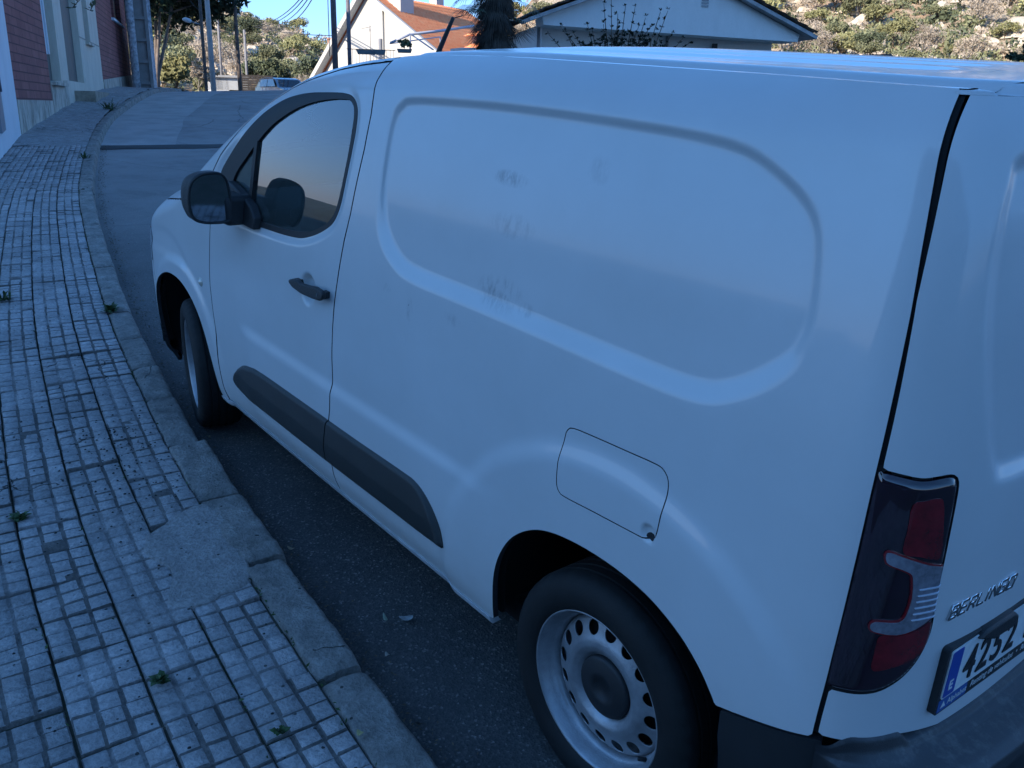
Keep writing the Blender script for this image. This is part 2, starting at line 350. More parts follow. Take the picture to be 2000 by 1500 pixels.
GAPA=lambda Z: smooth_interp(Z,[.3,.62,.78,.9,1.1,1.24,1.42,1.55,1.66,1.73,1.78],[-.590,-.594,-.600,-.602,-.601,-.602,-.598,-.591,-.587,-.585,-.582])
# ------------------------------------------------------------------ the van
PAINT=paint_material(); GAPM=mat('seam_dark',(.02,.02,.022),.9)
def plastic(name,col,rough,bs=900,b=.25): return mat(name,col,rough,bump=b,bscale=bs,var=.12,vscale=9)
BLACK=plastic('black_plastic',(.018,.019,.021),.48)
TRIMM=plastic('dark_moulding_plastic',(.020,.024,.024),.42)
RUBBER=mat('black_rubber',(.012,.012,.013),.55)
GAP=mat('dark_gap',(.006,.006,.007),.9)
CHROME=mat('chrome',(.62,.63,.65),.16,1.0)
STEEL=mat('wheel_silver',(.33,.335,.35),.45,.5,var=.18,vscale=14,bump=.15,bscale=200)
def tyre_material():
    m=mat('tyre_rubber',(.020,.020,.021),.75); g=NG(m); tc=g.new('TexCoord').outputs['Object']
    n=g.noise(tc,9,6,.7); g.lk(g.ramp(n,[(.35,(.004,.004,.004)),(.75,(.012,.0115,.011))]),g.b.inputs['Base Color'])
    g.lk(g.bump(g.noise(tc,260,3,.6),.3,.003),g.b.inputs['Normal']); return m
TYRE=tyre_material()
def glass_material(name,tint,rough=.0,dust_sheen=.05):
    m=bpy.data.materials.new(name); m.use_nodes=True; n=m.node_tree.nodes; l=m.node_tree.links; n.clear()
    o=n.new('ShaderNodeOutputMaterial'); t=n.new('ShaderNodeBsdfTransparent'); t.inputs[0].default_value=(*tint,1)
    g=n.new('ShaderNodeBsdfGlossy'); g.inputs['Roughness'].default_value=rough; g.inputs['Color'].default_value=(1,1,1,1)
    f=n.new('ShaderNodeFresnel'); f.inputs[0].default_value=1.52; a=n.new('ShaderNodeMath'); a.operation='MULTIPLY_ADD'; a.inputs[1].default_value=2.0; a.inputs[2].default_value=.01; a.use_clamp=True
    x=n.new('ShaderNodeMixShader'); l.new(f.outputs[0],a.inputs[0]); l.new(a.outputs[0],x.inputs[0]); l.new(t.outputs[0],x.inputs[1]); l.new(g.outputs[0],x.inputs[2])
    d=n.new('ShaderNodeBsdfDiffuse'); d.inputs[0].default_value=(.34,.42,.42,1); y=n.new('ShaderNodeMixShader'); y.inputs[0].default_value=dust_sheen  # teal diffuse veil: dust plus reflected sky painted onto the pane
    l.new(x.outputs[0],y.inputs[1]); l.new(d.outputs[0],y.inputs[2]); l.new(y.outputs[0],o.inputs[0]); return m
GLASSM=glass_material('window_glass',(.60,.78,.78),dust_sheen=.07)
van=empty('delivery_van'); van.matrix_world=Matrix([[*RG[0],0],[*RG[1],0],[*RG[2],0],[0,0,0,1]])
tag(van,'white panel van with windowless rear sides parked at the kerb','van')
VANL=[]
def vs(name,region,box,res,m,off=0.,rim=.018,parent=None,surf=shell,label=None):
    o=sheet(name,region,box,res,m,parent or van,surf,off,rim)
    if label:o['label']=label
    VANL.append(o); return o
G_=.0030
arch_out=minus(ARCH); 
# rear quarter with the cant rail over the door
quarter=inter(below,minus(DOORP,G_),arch_out,minus(FUEL,.0014),lambda A,Z:GAPA(Z)+.004-.0022*sst((Z-1.25)/.3)-A,lambda A,Z:.2985-Z,
  lambda A,Z: -(Z-(.553-(A+.385)*.285))+(A>-.385)*9*-1 ,lambda A,Z:A-3.2)
# the region ahead of the door (fender) is cut off by the line where the door's front edge continues to the pillar
def pillar_line(A,Z):  # >0 on the fender side
    return np.where(Z<1.128-(A-2.63)*.16, A-2.30, -1.)
q2=lambda A,Z: np.maximum(quarter(A,Z),pillar_line(A,Z))
# roof/cab split line is a groove on the quarter
def shell_q(A,Z,off=0.):
    ln=1.222-(1.748-Z)*0.+np.where(Z>1.70,-(Z-1.742)*1.5,9.); g=np.clip(1-np.abs(A-ln)/.006,0,1)*np.where(Z>1.742,1,0)
    return shell(A,Z,off-.006*g)
body_side=vs('side_panel',q2,(-.70,3.0,.28,1.80),.0078,PAINT,surf=shell_q)
sill=vs('sill',inter(lambda A,Z:.262-Z,lambda A,Z:Z-.2955,lambda A,Z:A-2.385,lambda A,Z:.402-A),(.37,2.4,.255,.30),.006,mat('sill_paint',(.72,.73,.74),.3,0,1.0,var=.12,vscale=8),off=.004,rim=.03)
fen=vs('front_fender',inter(below,lambda A,Z:-(pillar_line(A,Z)-.071*0),minus(DOORP,G_),minus(FARCH),lambda A,Z:Z-(1.128-(A-2.63)*.165-np.clip(A-3.1,0,1)**2*.9)+.0025,lambda A,Z:A-3.185,lambda A,Z:.2985-Z),(2.29,3.2,.28,1.14),.0078,PAINT)
hood_side=vs('bonnet_edge',inter(below,lambda A,Z:-(Z-(1.128-(A-2.63)*.165-np.clip(A-3.1,0,1)**2*.9))+.0025,lambda A,Z:2.63-A+0*Z,lambda A,Z:A-3.9),(2.62,3.92,.72,1.16),.012,PAINT)
bump_front=vs('front_bumper',inter(below,minus(FARCH),lambda A,Z:3.190-A,lambda A,Z:Z-.735+.0,lambda A,Z:.42-Z),(3.1,4.14,.40,.80),.014,PAINT)
bump_low=vs('front_valance',inter(minus(FARCH),lambda A,Z:3.165-A+.0,lambda A,Z:Z-.415,lambda A,Z:.20-Z),(3.1,4.14,.18,.43),.014,BLACK,off=.004)
vs('headlight',inter(lambda A,Z:3.190-A,lambda A,Z:A-3.62,lambda A,Z:.74-Z,lambda A,Z:Z-(.90-(A-3.19)*.1)),(3.17,3.65,.72,.93),.01,mat('headlight_lens',(.45,.47,.5),.08,.6,1),off=.003)
vs('grille',inter(lambda A,Z:3.625-A,lambda A,Z:.74-Z,lambda A,Z:Z-.86),(3.6,4.14,.73,.87),.012,BLACK)
# door
doorphi=inter(poly(DOORP,-G_),minus(WIN,.0))
door=vs('front_door',doorphi,(1.14,2.38,.29,1.76),.0068,PAINT,label='white driver door with black window seal and lower moulding')
seal=sheet('window_seal',inter(poly(WIN,-.001),minus(GLASS,0)),(1.2,2.3,1.12,1.67),.008,RUBBER,door,shell,.001,.012)
qphi=lambda A,Z:A-(1.953+(1.37-Z)*.06)
gl=sheet('window_pane',inter(poly(GLASS,.004),lambda A,Z:qphi(A,Z)+.011),(1.2,2.2,1.14,1.66),.02,GLASSM,door,body,-.014,0)
sheet('quarter_pane',inter(poly(GLASS,.004),lambda A,Z:-qphi(A,Z)+.011),(1.9,2.2,1.14,1.66),.012,GLASSM,door,body,-.014,0)
sheet('pane_divider',inter(poly(GLASS,.004),lambda A,Z:np.abs(qphi(A,Z))-.0125),(1.9,2.0,1.14,1.5),.005,RUBBER,door,body,-.004,.02)
tl=inter(poly(TRIM),)
def shell_trim(A,Z,off=0.):
    f=-sdf(TRIM,A,Z); h=.016*sst(f/.018)+.012*sst(f/.055)*np.where(Z>.50,.4,1)
    h=.004+.016*sst(f/.014)-.010*np.clip((Z-.500)/.09,0,1)
    return body(A,Z,disp(A,Z)+h+off)
sheet('door_moulding',inter(poly(TRIM),poly(DOORP,-G_)),(1.25,2.2,.39,.61),.0062,TRIMM,door,shell_trim,0,.03)
vs('side_moulding',inter(poly(TRIM),minus(DOORP,G_)),(.58,1.32,.39,.61),.0062,TRIMM,surf=shell_trim,rim=.03)
# fuel flap
vs('fuel_flap',poly(FUEL,-.0014),(-.2,.15,.82,1.02),.005,PAINT)
vs('notch_shade',lambda A,Z:np.hypot((A+.163)/1.7,(Z-.8445-.004*np.cos((A+.163)*90)))-.0072,(-.19,-.14,.83,.87),.002,GAPM,off=.0015,rim=.004)  # dark crescent laid over the notch in place of its shade
# rear bumper side piece
vs('rear_bumper_side',inter(arch_out,lambda A,Z:A+.40,lambda A,Z:Z-(.5485-(A+.385)*.285),lambda A,Z:-.61-A,lambda A,Z:.24-Z),(-.62,-.38,.22,.64),.008,BLACK,off=.003,rim=.03)
# rear door (outer skin wraps the corner)
reard=inter(lambda A,Z:Z-1.772-0*A,lambda A,Z:A-GAPA(Z)+.0055-.0022*sst((Z-1.25)/.3),lambda A,Z:-1.435-A,minus(LAMP,.0045),lambda A,Z:(.622+np.clip(-A-.62,0,.2)*.0)-Z-np.clip((-A-.76)*3.5,0,1)*.055)
rd=vs('rear_door',reard,(-1.44,-.60,.54,1.78),.008,PAINT)
vs('lamp_surround',inter(poly(LAMP,.0035),minus(LAMP,-.001)),(-.79,-.59,.72,1.19),.005,GAP,off=-.004,rim=.02)
# tail light
LENS=mat('smoked_lens',(.016,.006,.012),.10,0,1.0,var=.3,vscale=12); REDL=mat('red_lens',(.15,.004,.009),.14,0,1.0,bump=.12,bscale=120,var=.35,vscale=25)
CLR=mat('clear_lens',(.23,.22,.25),.16,.25,1.0,var=.25,vscale=60); RED2=mat('red_edge',(.20,.006,.010),.2,0,1.0)
def lensurf(A,Z,off=0.):
    f=-sdf(LAMP,A,Z); return body(A,Z,.000+.008*sst(f/.012)+off)
lamp=vs('tail_light',poly(LAMP,-.0015),(-.79,-.59,.72,1.19),.005,LENS,surf=lensurf,label='smoked red tail light with a clear C-shaped band')
def lsub(n,P,m,o,g=0,k=4): return sheet(n,inter(poly(smooth_closed(P,k),g),poly(LAMP,-.004)),(-.79,-.59,.72,1.19),.004,m,lamp,lensurf,o,.004)
lsub('brake_lens',[(-.664,1.124),(-.686,1.132),(-.708,1.135),(-.718,1.126),(-.730,1.08),(-.740,1.023),(-.725,1.019),(-.697,1.027),(-.667,1.035),(-.665,1.08)],REDL,.0015)
lsub('brake_lens',[(-.664,.866),(-.695,.866),(-.735,.873),(-.763,.884),(-.768,.85),(-.757,.822),(-.735,.806),(-.70,.797),(-.665,.793),(-.662,.83)],REDL,.0015)
CSH=[(-.640,1.033),(-.648,1.035),(-.668,1.028),(-.690,1.020),(-.723,1.008),(-.751,1.001),(-.758,.992),(-.768,.96),(-.770,.925),(-.758,.90),(-.724,.878),(-.69,.871),(-.66,.876),(-.647,.880),(-.643,.888),(-.648,.897),(-.67,.897),(-.69,.897),(-.700,.910),(-.702,.947),(-.694,.985),(-.685,.998),(-.662,1.008),(-.644,1.016)]
lsub('lens_edge',CSH,RED2,.0030,.0032,2); lsub('reversing_lens',CSH,CLR,.0045,0,2)
for i in range(6):
    z=.962-i*.0125; sheet('lens_rib',lambda A,Z,z=z:np.maximum(np.abs(Z-z)-.0012,np.abs(A+.737)-.026),(-.77,-.70,.88,.98),.0016,mat('rib_edge',(.7,.72,.8),.15,.3,1) if i==0 else bpy.data.materials['rib_edge'],lamp,lensurf,.0062,.002)
# licence plate, badge
def rearframe(a0,z0,a1,z1):
    p=body(a0,z0,disp(a0,z0)); q=body(a1,z0,disp(a1,z0)); ex=(q-p)/np.linalg.norm(q-p); ez=np.array([0,0,1.]); ez=ez-ex*(ez@ex); ez/=np.linalg.norm(ez); en=np.cross(ex,ez)
    if en[0]>0: en=-en
    return p,ex,ez,en
def text(name,s,h,depth,m,parent,o,ex,ez,en,x,z,lift,shear=0.,xs=1.,bold=0.,bev=0.):
    cu=bpy.data.curves.new(name,'FONT'); cu.body=s; cu.size=h/.70; cu.extrude=depth/2; cu.shear=shear; cu.offset=bold; cu.bevel_depth=bev; cu.resolution_u=4
    t=bpy.data.objects.new('t',cu); SC.collection.objects.link(t); dg=bpy.context.evaluated_depsgraph_get(); me=bpy.data.meshes.new_from_object(t.evaluated_get(dg)); bpy.data.objects.remove(t)
    n=len(me.vertices); co=np.zeros(n*3); me.vertices.foreach_get('co',co); co=co.reshape(-1,3)
    P=o+np.outer(co[:,0]*xs+x,ex)+np.outer(co[:,1]+z,ez)+np.outer(co[:,2]+lift,en)
    me.vertices.foreach_set('co',P.astype(np.float32).ravel()); me.materials.clear(); me.update()
    if abs(np.dot(np.cross(ex,ez),en)+1)<.1: me.flip_normals()
    return obj(name,me,m,parent)
p,ex,ez,en=rearframe(-.835,.687,-1.30,.687)
en=np.cross(ez,ex); en=en if en[0]<0 else -en
po=p+en*.010
def pfn(x,z,h): return po+ex*x+ez*z+en*h
WHP=mat('plate_white',(.70,.71,.70),.35,0,.3,var=.08,vscale=30); BLU=mat('plate_blue',(.015,.06,.32),.35); INK=mat('plate_black',(.012,.012,.014),.4)
b=MB(); 
def rrect(x0,x1,z0,z1,r,n=5):
    o=[]
    for cx,cz,a in ((x1-r,z1-r,0),(x0+r,z1-r,90),(x0+r,z0+r,180),(x1-r,z0+r,270)):
        for k in range(n+1):
            t=R_(a+90*k/n); o.append((cx+r*math.cos(t),cz+r*math.sin(t)))
    return o
b.prism(rrect(-.008,.528,-.038,.119,.010),pfn,-.016,.004); plate=fixn(obj('number_plate',b,BLACK,van)); VANL.append(plate)
b=MB(); b.prism(rrect(0,.52,0,.112,.006),pfn,.004,.0065); fixn(obj('plate_face',b,WHP,plate))
b=MB(); b.prism(rrect(.003,.042,.003,.109,.004),pfn,.0065,.0073); fixn(obj('country_band',b,BLU,plate))
text('plate_text','E',.022,.0006,WHP,plate,po,ex,ez,en,.014,.018,.0078,bold=.0006)
for i,c in enumerate('4252'): text('plate_text',c,.077,.002,INK,plate,po,ex,ez,en,.060+i*.0525,.0165,.0080,xs=.78,bold=.0012)
for i,c in enumerate('KZ'): text('plate_text',c,.077,.002,INK,plate,po,ex,ez,en,.302+i*.0525,.0165,.0080,xs=.78,bold=.0012)
text('frame_text','Renting de vehículos  \u2022  900 83 55 15',.0155,.0004,WHP,plate,po,ex,ez,en,.118,-.026,.0045,shear=.15,xs=.92)
b=MB(); b.prism(rrect(.0,.104,-.034,-.005,.002),pfn,.004,.0046); fixn(obj('frame_band',b,mat('frame_blue',(.02,.09,.30),.4),plate))
text('frame_text','\u25B2 Alphabet',.0135,.0004,WHP,plate,po,ex,ez,en,.008,-.025,.0051)
# licence lamp / grab strip over the plate
b=MB(); b.prism([(.085,.108),(.11,.120),(.215,.120),(.236,.106),(.240,.092),(.220,.080),(.15,.082)],pfn,-.02,.015)
hd=bevel(fixn(obj('door_grip',b,BLACK,van)),.006); VANL.append(hd)
p,bx_,bz_,bn=rearframe(-.815,.870,-1.035,.870); bn=np.cross(bz_,bx_); bn=bn if bn[0]<0 else -bn
def logo(s,x0,h,wd,gap):
    """wide squared letters drawn as strokes"""
    L={'B':[[(0,0),(0,1),(.9,1),(1,.8),(.85,.52),(0,.52)],[(.85,.52),(1,.25),(.9,0),(0,0)]],'E':[[(1,1),(0,1),(0,0),(1,0)],[(0,.5),(.9,.5)]],'R':[[(0,0),(0,1),(.9,1),(1,.75),(.85,.45),(0,.45)],[(.5,.45),(1,0)]],
       'L':[[(0,1),(0,0),(1,0)]],'I':[[(.1,0),(.1,1)]],'N':[[(0,0),(0,1),(1,0),(1,1)]],'G':[[(1,1),(0,1),(0,0),(1,0),(1,.5),(.5,.5)]],'O':[[(0,0),(0,1),(1,1),(1,0),(0,0)]]}
    m=MB(); x=x0
    for c in s:
        ww=wd*(.25 if c=='I' else 1)
        for st in L[c]:
            for (ax,az),(bx2,bz2) in zip(st[:-1],st[1:]):
                q=[np.array([x+t[0]*ww+t[1]*h*.28,t[1]*h]) for t in ((ax,az),(bx2,bz2))]; d=q[1]-q[0]; d=d/np.linalg.norm(d); nn=np.array([-d[1],d[0]])*.0034
                q0=q[0]-d*.0018; q1=q[1]+d*.0018
                m.prism([q0+nn,q1+nn,q1-nn,q0-nn],lambda u,v,k:p+bx_*u+bz_*v+bn*k,-.002,.0045+.0002*random.random())
        x+=ww+gap
    return m
bd=fixn(obj('badge_lettering',logo('BERLINGO',.0,.026,.0205,.0085),CHROME,van)); bevel(bd,.0009,1)
# rear bumper bar: profile swept round the corner
def barsurf(A,T,off=0.):
    prof=np.array([(.604,-.02),(.598,.004),(.590,.012),(.584,.035),(.579,.085),(.570,.104),(.548,.113),(.47,.112),(.38,.106),(.30,.09),(.26,.04)])
    z=np.interp(T,np.linspace(0,1,len(prof)),prof[:,0]); o=np.interp(T,np.linspace(0,1,len(prof)),prof[:,1])
    k=sst((-A-.60)/.12); lift=.032*sst((-A-.615)/.05)*sst((.79+A)/.035)*sst(1-T/.35)
    return body(A,z*1.,(o-.004)*k+.006+off)+np.stack([0*A,0*A,lift],-1)
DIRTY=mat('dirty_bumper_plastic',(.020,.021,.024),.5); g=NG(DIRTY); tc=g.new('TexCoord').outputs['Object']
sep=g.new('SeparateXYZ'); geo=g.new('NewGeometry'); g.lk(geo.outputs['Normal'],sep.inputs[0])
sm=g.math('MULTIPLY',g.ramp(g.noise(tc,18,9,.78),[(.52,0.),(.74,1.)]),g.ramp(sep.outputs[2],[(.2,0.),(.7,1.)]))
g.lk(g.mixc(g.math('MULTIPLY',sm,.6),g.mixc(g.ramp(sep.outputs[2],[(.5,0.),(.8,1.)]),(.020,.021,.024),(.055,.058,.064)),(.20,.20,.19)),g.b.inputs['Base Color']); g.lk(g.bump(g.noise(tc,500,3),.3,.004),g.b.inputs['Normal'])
A_,T_=np.meshgrid(np.linspace(-.60,-1.46,120),np.linspace(0,1,60),indexing='ij'); V=barsurf(A_.ravel(),T_.ravel()); n,k=A_.shape
i,j=np.meshgrid(np.arange(n-1),np.arange(k-1),indexing='ij'); i=i.ravel();j=j.ravel()
bar=obj('rear_bumper',npmesh('b',V,np.stack([i*k+j,i*k+j+1,(i+1)*k+j+1,(i+1)*k+j],1),True),DIRTY,van); fixn(bar); VANL.append(bar)
# dark shell added behind every gap to stop light leaking through
vs('gap_backing',inter(lambda A,Z:Z-ztop(A)+.02,minus(ARCH,.006),minus(FARCH,.006),minus(WIN,.03),lambda A,Z:.275-Z,lambda A,Z:A-3.9),(-1.44,3.9,.2,1.79),.03,GAP,off=-.035,rim=0,surf=body)
# grub screw line between cab roof and box, hinge strip in the rear gap
vs('door_rubber',inter(lambda A,Z:A-GAPA(Z)-.008,lambda A,Z:GAPA(Z)-.010-A,lambda A,Z:.62-Z,lambda A,Z:Z-1.775),(-.71,-.58,.60,1.78),.004,GAP,off=-.006,rim=0)
# roof, windscreen, bonnet as one lofted family of strips
def roofsurf(X,T,off=0.):
    X=np.asarray(X,float); T=np.asarray(T,float); e=body(X,ztop(X),0.); ye=e[...,1]; ze=e[...,2]; t2=1-T*T
    crown=.024+.030*sst((X-1.0)/1.)+.03*sst((X-2.3)/.5); at=np.abs(T)
    ditch=.011*sst((at-.895)/.012)*sst((.965-at)/.012)
    ribs=.0025*np.sin(T*26)*sst((.8-at)/.1)*sst((1.0-X)/.1)*sst((X+.45)/.1)
    edge=.006*sst((.895-at)/.03)
    bulge=.33*sst((X-1.0)/1.2)*(1-sst((X-3.0)/.7))+ -.0
    rearcurve=.06*sst((-.3-X)/.3)
    return np.stack([e[...,0]+bulge*t2-rearcurve*t2,ye*T,ze+crown*t2-ditch*(X<1.2)-0*(X)+edge*(X<1.2)+ribs+off],-1)
def roofpart(name,region,box,rx,ry,m,off=0.,rim=0):
    x0,x1,t0,t1=box; nx=int((x1-x0)/rx)+1; ny=int((t1-t0)/ry)+1
    X,T=np.meshgrid(np.linspace(x0,x1,nx),np.linspace(t0,t1,ny),indexing='ij'); P,F=clip_grid(region(X,T),X,T)
    V=roofsurf(P[:,0],P[:,1],off); me=bpy.data.meshes.new(name); me.from_pydata(V.tolist(),[],[f[::-1] for f in F]); me.polygons.foreach_set('use_smooth',[True]*len(F)); me.update()
    o=obj(name,me,m,van); bm=bmesh.new(); bm.from_mesh(me); bmesh.ops.recalc_face_normals(bm,faces=bm.faces)
    if sum(f.normal.z for f in bm.faces)<0: bmesh.ops.reverse_faces(bm,faces=bm.faces)
    bm.to_mesh(me); bm.free(); return o
one=lambda X,T: X*0-1.
WS=lambda X,T: np.maximum.reduce([1.80-X,X-2.70,np.abs(T)-.925])
roof=roofpart('roof',lambda X,T:np.maximum(X-1.80,-.590-.05*sst((.93-np.abs(T))/.1)-X),(-.66,1.82,-1,1),.03,.0125,PAINT)
for sg in (1,-1): roofpart('windscreen_pillar',lambda X,T:np.maximum.reduce([1.8-X,X-2.70,.925-T*sg]),(1.80,2.72,-1,1),.02,.0125,PAINT)
roofpart('windscreen',WS,(1.78,2.72,-1,1),.03,.05,glass_material('windscreen_glass',(.66,.80,.79)))
roofpart('cowl',lambda X,T:np.maximum(2.70-X,X-2.80),(2.68,2.82,-1,1),.02,.05,BLACK)
roofpart('bonnet',lambda X,T:np.maximum(2.80-X,X-3.9),(2.78,3.9,-1,1),.03,.04,PAINT)
# rear roof lip closing the roof to the doors
A_=np.linspace(-.575,-1.44,60); top=body(A_,np.full(60,1.772),0.); ye_=float(body(-.59,float(ztop(-.59)),0.)[1])

V=[];F=[]
for i in range(60):
    x,y,z=top[i]; t_=min(.992,y/ye_); q=roofsurf(max(-.595,float(A_[i])),t_,-.002)
    k_=.75; V+=[(x,y,z),(x+(q[0]-x)*.12,y+(q[1]-y)*.1,z+(q[2]-z)*.72),tuple(q)]
for i in range(59):
    for k in range(2): F.append((i*3+k,i*3+k+1,(i+1)*3+k+1,(i+1)*3+k))
lip=obj('roof_lip',npmesh('l',V,np.array(F),True),PAINT,van); fixn(lip); VANL.append(lip)
# side mirror
MG=mat('mirror_glass',(.30,.33,.36),.03,1.0)
mir=empty('side_mirror'); mir.parent=van; VANL.append(mir)
MO=smooth_closed([(.940,1.150),(.965,1.137),(1.01,1.134),(1.06,1.140),(1.090,1.162),(1.101,1.21),(1.098,1.27),(1.080,1.318),(1.045,1.343),(1.0,1.350),(.965,1.345),(.945,1.318),(.936,1.26),(.934,1.20)],4)
cen=MO.mean(0); MO=cen+(MO-cen)*.86+np.array([-.004,.0]); cen=MO.mean(0); V=[];F=[]; n=len(MO)
prof=[(1.975,.93),(1.968,1.0),(1.99,1.03),(2.04,1.0),(2.085,.88),(2.12,.66),(2.135,.35),(2.138,.02)]
for x,s in prof:
    for q in MO: qq=cen+(q-cen)*s; V.append((x+.25*(qq[0]-1.02),qq[0],qq[1]))
F=[(a*n+i,a*n+(i+1)%n,(a+1)*n+(i+1)%n,(a+1)*n+i) for a in range(len(prof)-1) for i in range(n)]
ho=obj('mirror_housing',npmesh('h',V,np.array(F),True),BLACK,mir); fixn(ho)
V=[(1.981+.25*(q[0]-1.02)-.0,*q) for q in (cen+(MO-cen)*.935)]; V.append((1.981+.25*(cen[0]-1.02),*cen)); mg=obj('mirror_glass',npmesh('g',V,[(i,(i+1)%n,n) for i in range(n)]),MG,mir); fixn(mg)
b=MB()
for x0,x1,y0,y1,z0,z1 in [(1.955,2.13,.845,.965,1.135,1.245)]:
    b.box(x0,x1,y0,y1,z0,z1)
arm=bevel(obj('mirror_arm',b,BLACK,mir),.018,3)
b=MB(); 
fn=lambda a,z,h: tuple(body(a,z,h+.0))
b.prism([(1.86,1.135),(2.25,1.143),(2.262,1.19),(2.13,1.275),(2.06,1.262),(1.96,1.235),(1.90,1.215),(1.86,1.18)],fn,-.012,.022); bevel(fixn(obj('mirror_foot',b,BLACK,mir)),.006)
# door handle
HP=[(1.528,1.029),(1.50,1.037),(1.458,1.042),(1.44,1.036),(1.38,1.042),(1.33,1.049),(1.282,1.045),(1.276,1.034),(1.28,1.020),(1.301,1.009),(1.355,1.004),(1.439,1.002),(1.498,1.008),(1.525,1.018)]
b=MB(); b.prism(HP,fn,.020,.036); hnd=bevel(fixn(obj('door_handle',b,BLACK,door)),.006,3)
for c_ in ((1.508,1.022),(1.305,1.027)):
    b=MB(); b.prism([(c_[0]-.014,c_[1]-.012),(c_[0]+.014,c_[1]-.010),(c_[0]+.012,c_[1]+.010),(c_[0]-.014,c_[1]+.010)],fn,-.01,.024); fixn(obj('handle_mount',b,BLACK,hnd))
b=MB(); b.prism([(1.312+.0055*math.cos(t),1.028+.0055*math.sin(t)) for t in np.linspace(0,2*math.pi,14,endpoint=False)],fn,.02,.0375); fixn(obj('lock_barrel',b,CHROME,hnd))
# side repeater
b=MB(); 
pt=body(2.482,.794,disp(2.482,.794)); nn=body(2.482,.794,.1)-body(2.482,.794,0); nn/=np.linalg.norm(nn)
q=Vector(nn).to_track_quat('Y','Z').to_matrix().to_4x4()
Mx=Matrix.Translation(Vector(pt))@q@Matrix.Diagonal((1.25,1,1,1))
ob=obj('side_repeater',MB().lathe([(.019,-.004),(.019,.002),(.016,.005),(.010,.0055),(.008,.009),(.0001,.010)],24,Mx),mat('clear_orange_lens',(.55,.50,.42),.15,0,1),van); fixn(ob); VANL.append(ob)
# roof aerial
b=MB(); b.tube([(1.945,.03,1.735),(1.93,.03,1.765),(1.885,.03,1.822),(1.835,.03,1.885)],[.016,.011,.0095,.0075],8); obj('aerial',b,RUBBER,van)
# wheels
TYR,RY=.318,.0
def tyreprof():
    R=.314; half=[(.205,.062),(.214,.086),(.225,.0965),(.245,.102),(.262,.1035),(.278,.101),(.292,.095),(.303,.0865),(.309,.078)]
    return half
def make_wheel():
    w_=empty('wheel')
    # outer side is +y; y=0 the tyre's mid plane
    hp=tyreprof(); prof=[(r,y) for r,y in hp]
    # tread with grooves
    R=.314; tr=[(.3105,.074)]
    for yc in (.05,.018,-.018,-.05): tr+=[(R,yc+.0075+.004),(R,yc+.0045),(R-.007,yc+.0035),(R-.007,yc-.0035),(R,yc-.0045)]
    tr+=[(.3105,-.074)]
    prof+=tr+[(r,-y) for r,y in hp[::-1]]
    n=180; b=MB(); V=[]
    for r,y in prof:
        for k in range(n):
            q=2*math.pi*k/n; rr=r
            if abs(y)>.068 and r>.300 and k%4==0: rr=r-.003
            V.append((rr*math.cos(q),y,rr*math.sin(q)))
    b.add(V,[(i*n+k,i*n+(k+1)%n,(i+1)*n+(k+1)%n,(i+1)*n+k) for i in range(len(prof)-1) for k in range(n)],True)
    ty=fixn(obj('tyre',b,TYRE,w_)); ty.data.set_sharp_from_angle(angle=R_(32))
    # raised rings and lettering blocks on the sidewall
    rim=MB().lathe([(.2185,.083),(.2190,.0875),(.2165,.0905),(.2130,.0890),(.2090,.082),(.2035,.070),(.2000,.060),(.1975,.050),(.1935,.046),(.1905,.044),(.1885,.034),(.1875,.015),(.180,-.01),(.176,-.03),(.176,-.08)],96)
    ro=fixn(obj('rim',rim,STEEL,w_))
    # disc with round holes
    rr=np.array([.1885,.184,.178,.170,.160,.150,.140,.132,.124,.112,.098,.088,.080,.072]); yy=np.array([.020,.030,.0365,.040,.0435,.047,.051,.055,.0575,.0585,.053,.0445,.034,.018])
    def ds(A,Rr,off=0.): y=smooth_interp(-Rr,-rr,yy)+off*1.; return np.stack([Rr*np.cos(A),y,Rr*np.sin(A)],-1)
    def dphi(A,Rr):
        k=np.round(A/(2*math.pi/16)); c=k*2*math.pi/16; x=Rr*np.cos(A-c)-.1585; z=Rr*np.sin(A-c); return .0188-np.hypot(x,z)
    A,Z=np.meshgrid(np.linspace(0,2*math.pi,561),np.linspace(.072,.1885,60),indexing='ij'); P,F=clip_grid(dphi(A,Z),A,Z)
    V=ds(P[:,0],P[:,1]); me=bpy.data.meshes.new('d'); me.from_pydata(V.tolist(),[],F); me.polygons.foreach_set('use_smooth',[True]*len(F)); do=fixn(obj('wheel_disc',me,STEEL,w_))
    so_=do.modifiers.new('t','SOLIDIFY'); so_.thickness=.0035; so_.offset=-1 
    obj('hub_cap',fixcap(MB().lathe([(.083,.035),(.083,.048),(.080,.053),(.074,.055),(.060,.057),(.045,.060),(.030,.060),(.028,.057),(.0001,.057)],48)),BLACK,w_)
    obj('brake_drum',MB().lathe([(.172,-.09),(.172,-.02),(.165,-.012),(.0001,-.012)],32),GAP,w_)
    b=MB(); b.tube([(.1935*math.cos(R_(215)),.048,.1935*math.sin(R_(215))),(.183*math.cos(R_(215)),.066,.183*math.sin(R_(215)))],[.006,.005],8); obj('valve',b,RUBBER,w_)
    b=MB(); 
    for a in (78,96): b.obox((.1985*math.cos(R_(a)),.0,.0),.001,.001,.001)
    return w_
def fixcap(b): return b
def copy_thing(root):
    r=root.copy(); SC.collection.objects.link(r)
    for ch in root.children:
        c=ch.copy(); SC.collection.objects.link(c); c.parent=r
        for g_ in ch.children:
            d=g_.copy(); SC.collection.objects.link(d); d.parent=c
    return r
w1=make_wheel(); w1.parent=van
w1.location=(-.012,.805,.3035); w1.rotation_euler=(-R_(-1.3),0,0)
w1.rotation_euler=(R_(1.3),0,0)
w2=copy_thing(w1); w2.parent=van; w2.location=(2.785,.785,.3085); w2.rotation_euler=(0,0,R_(-13))
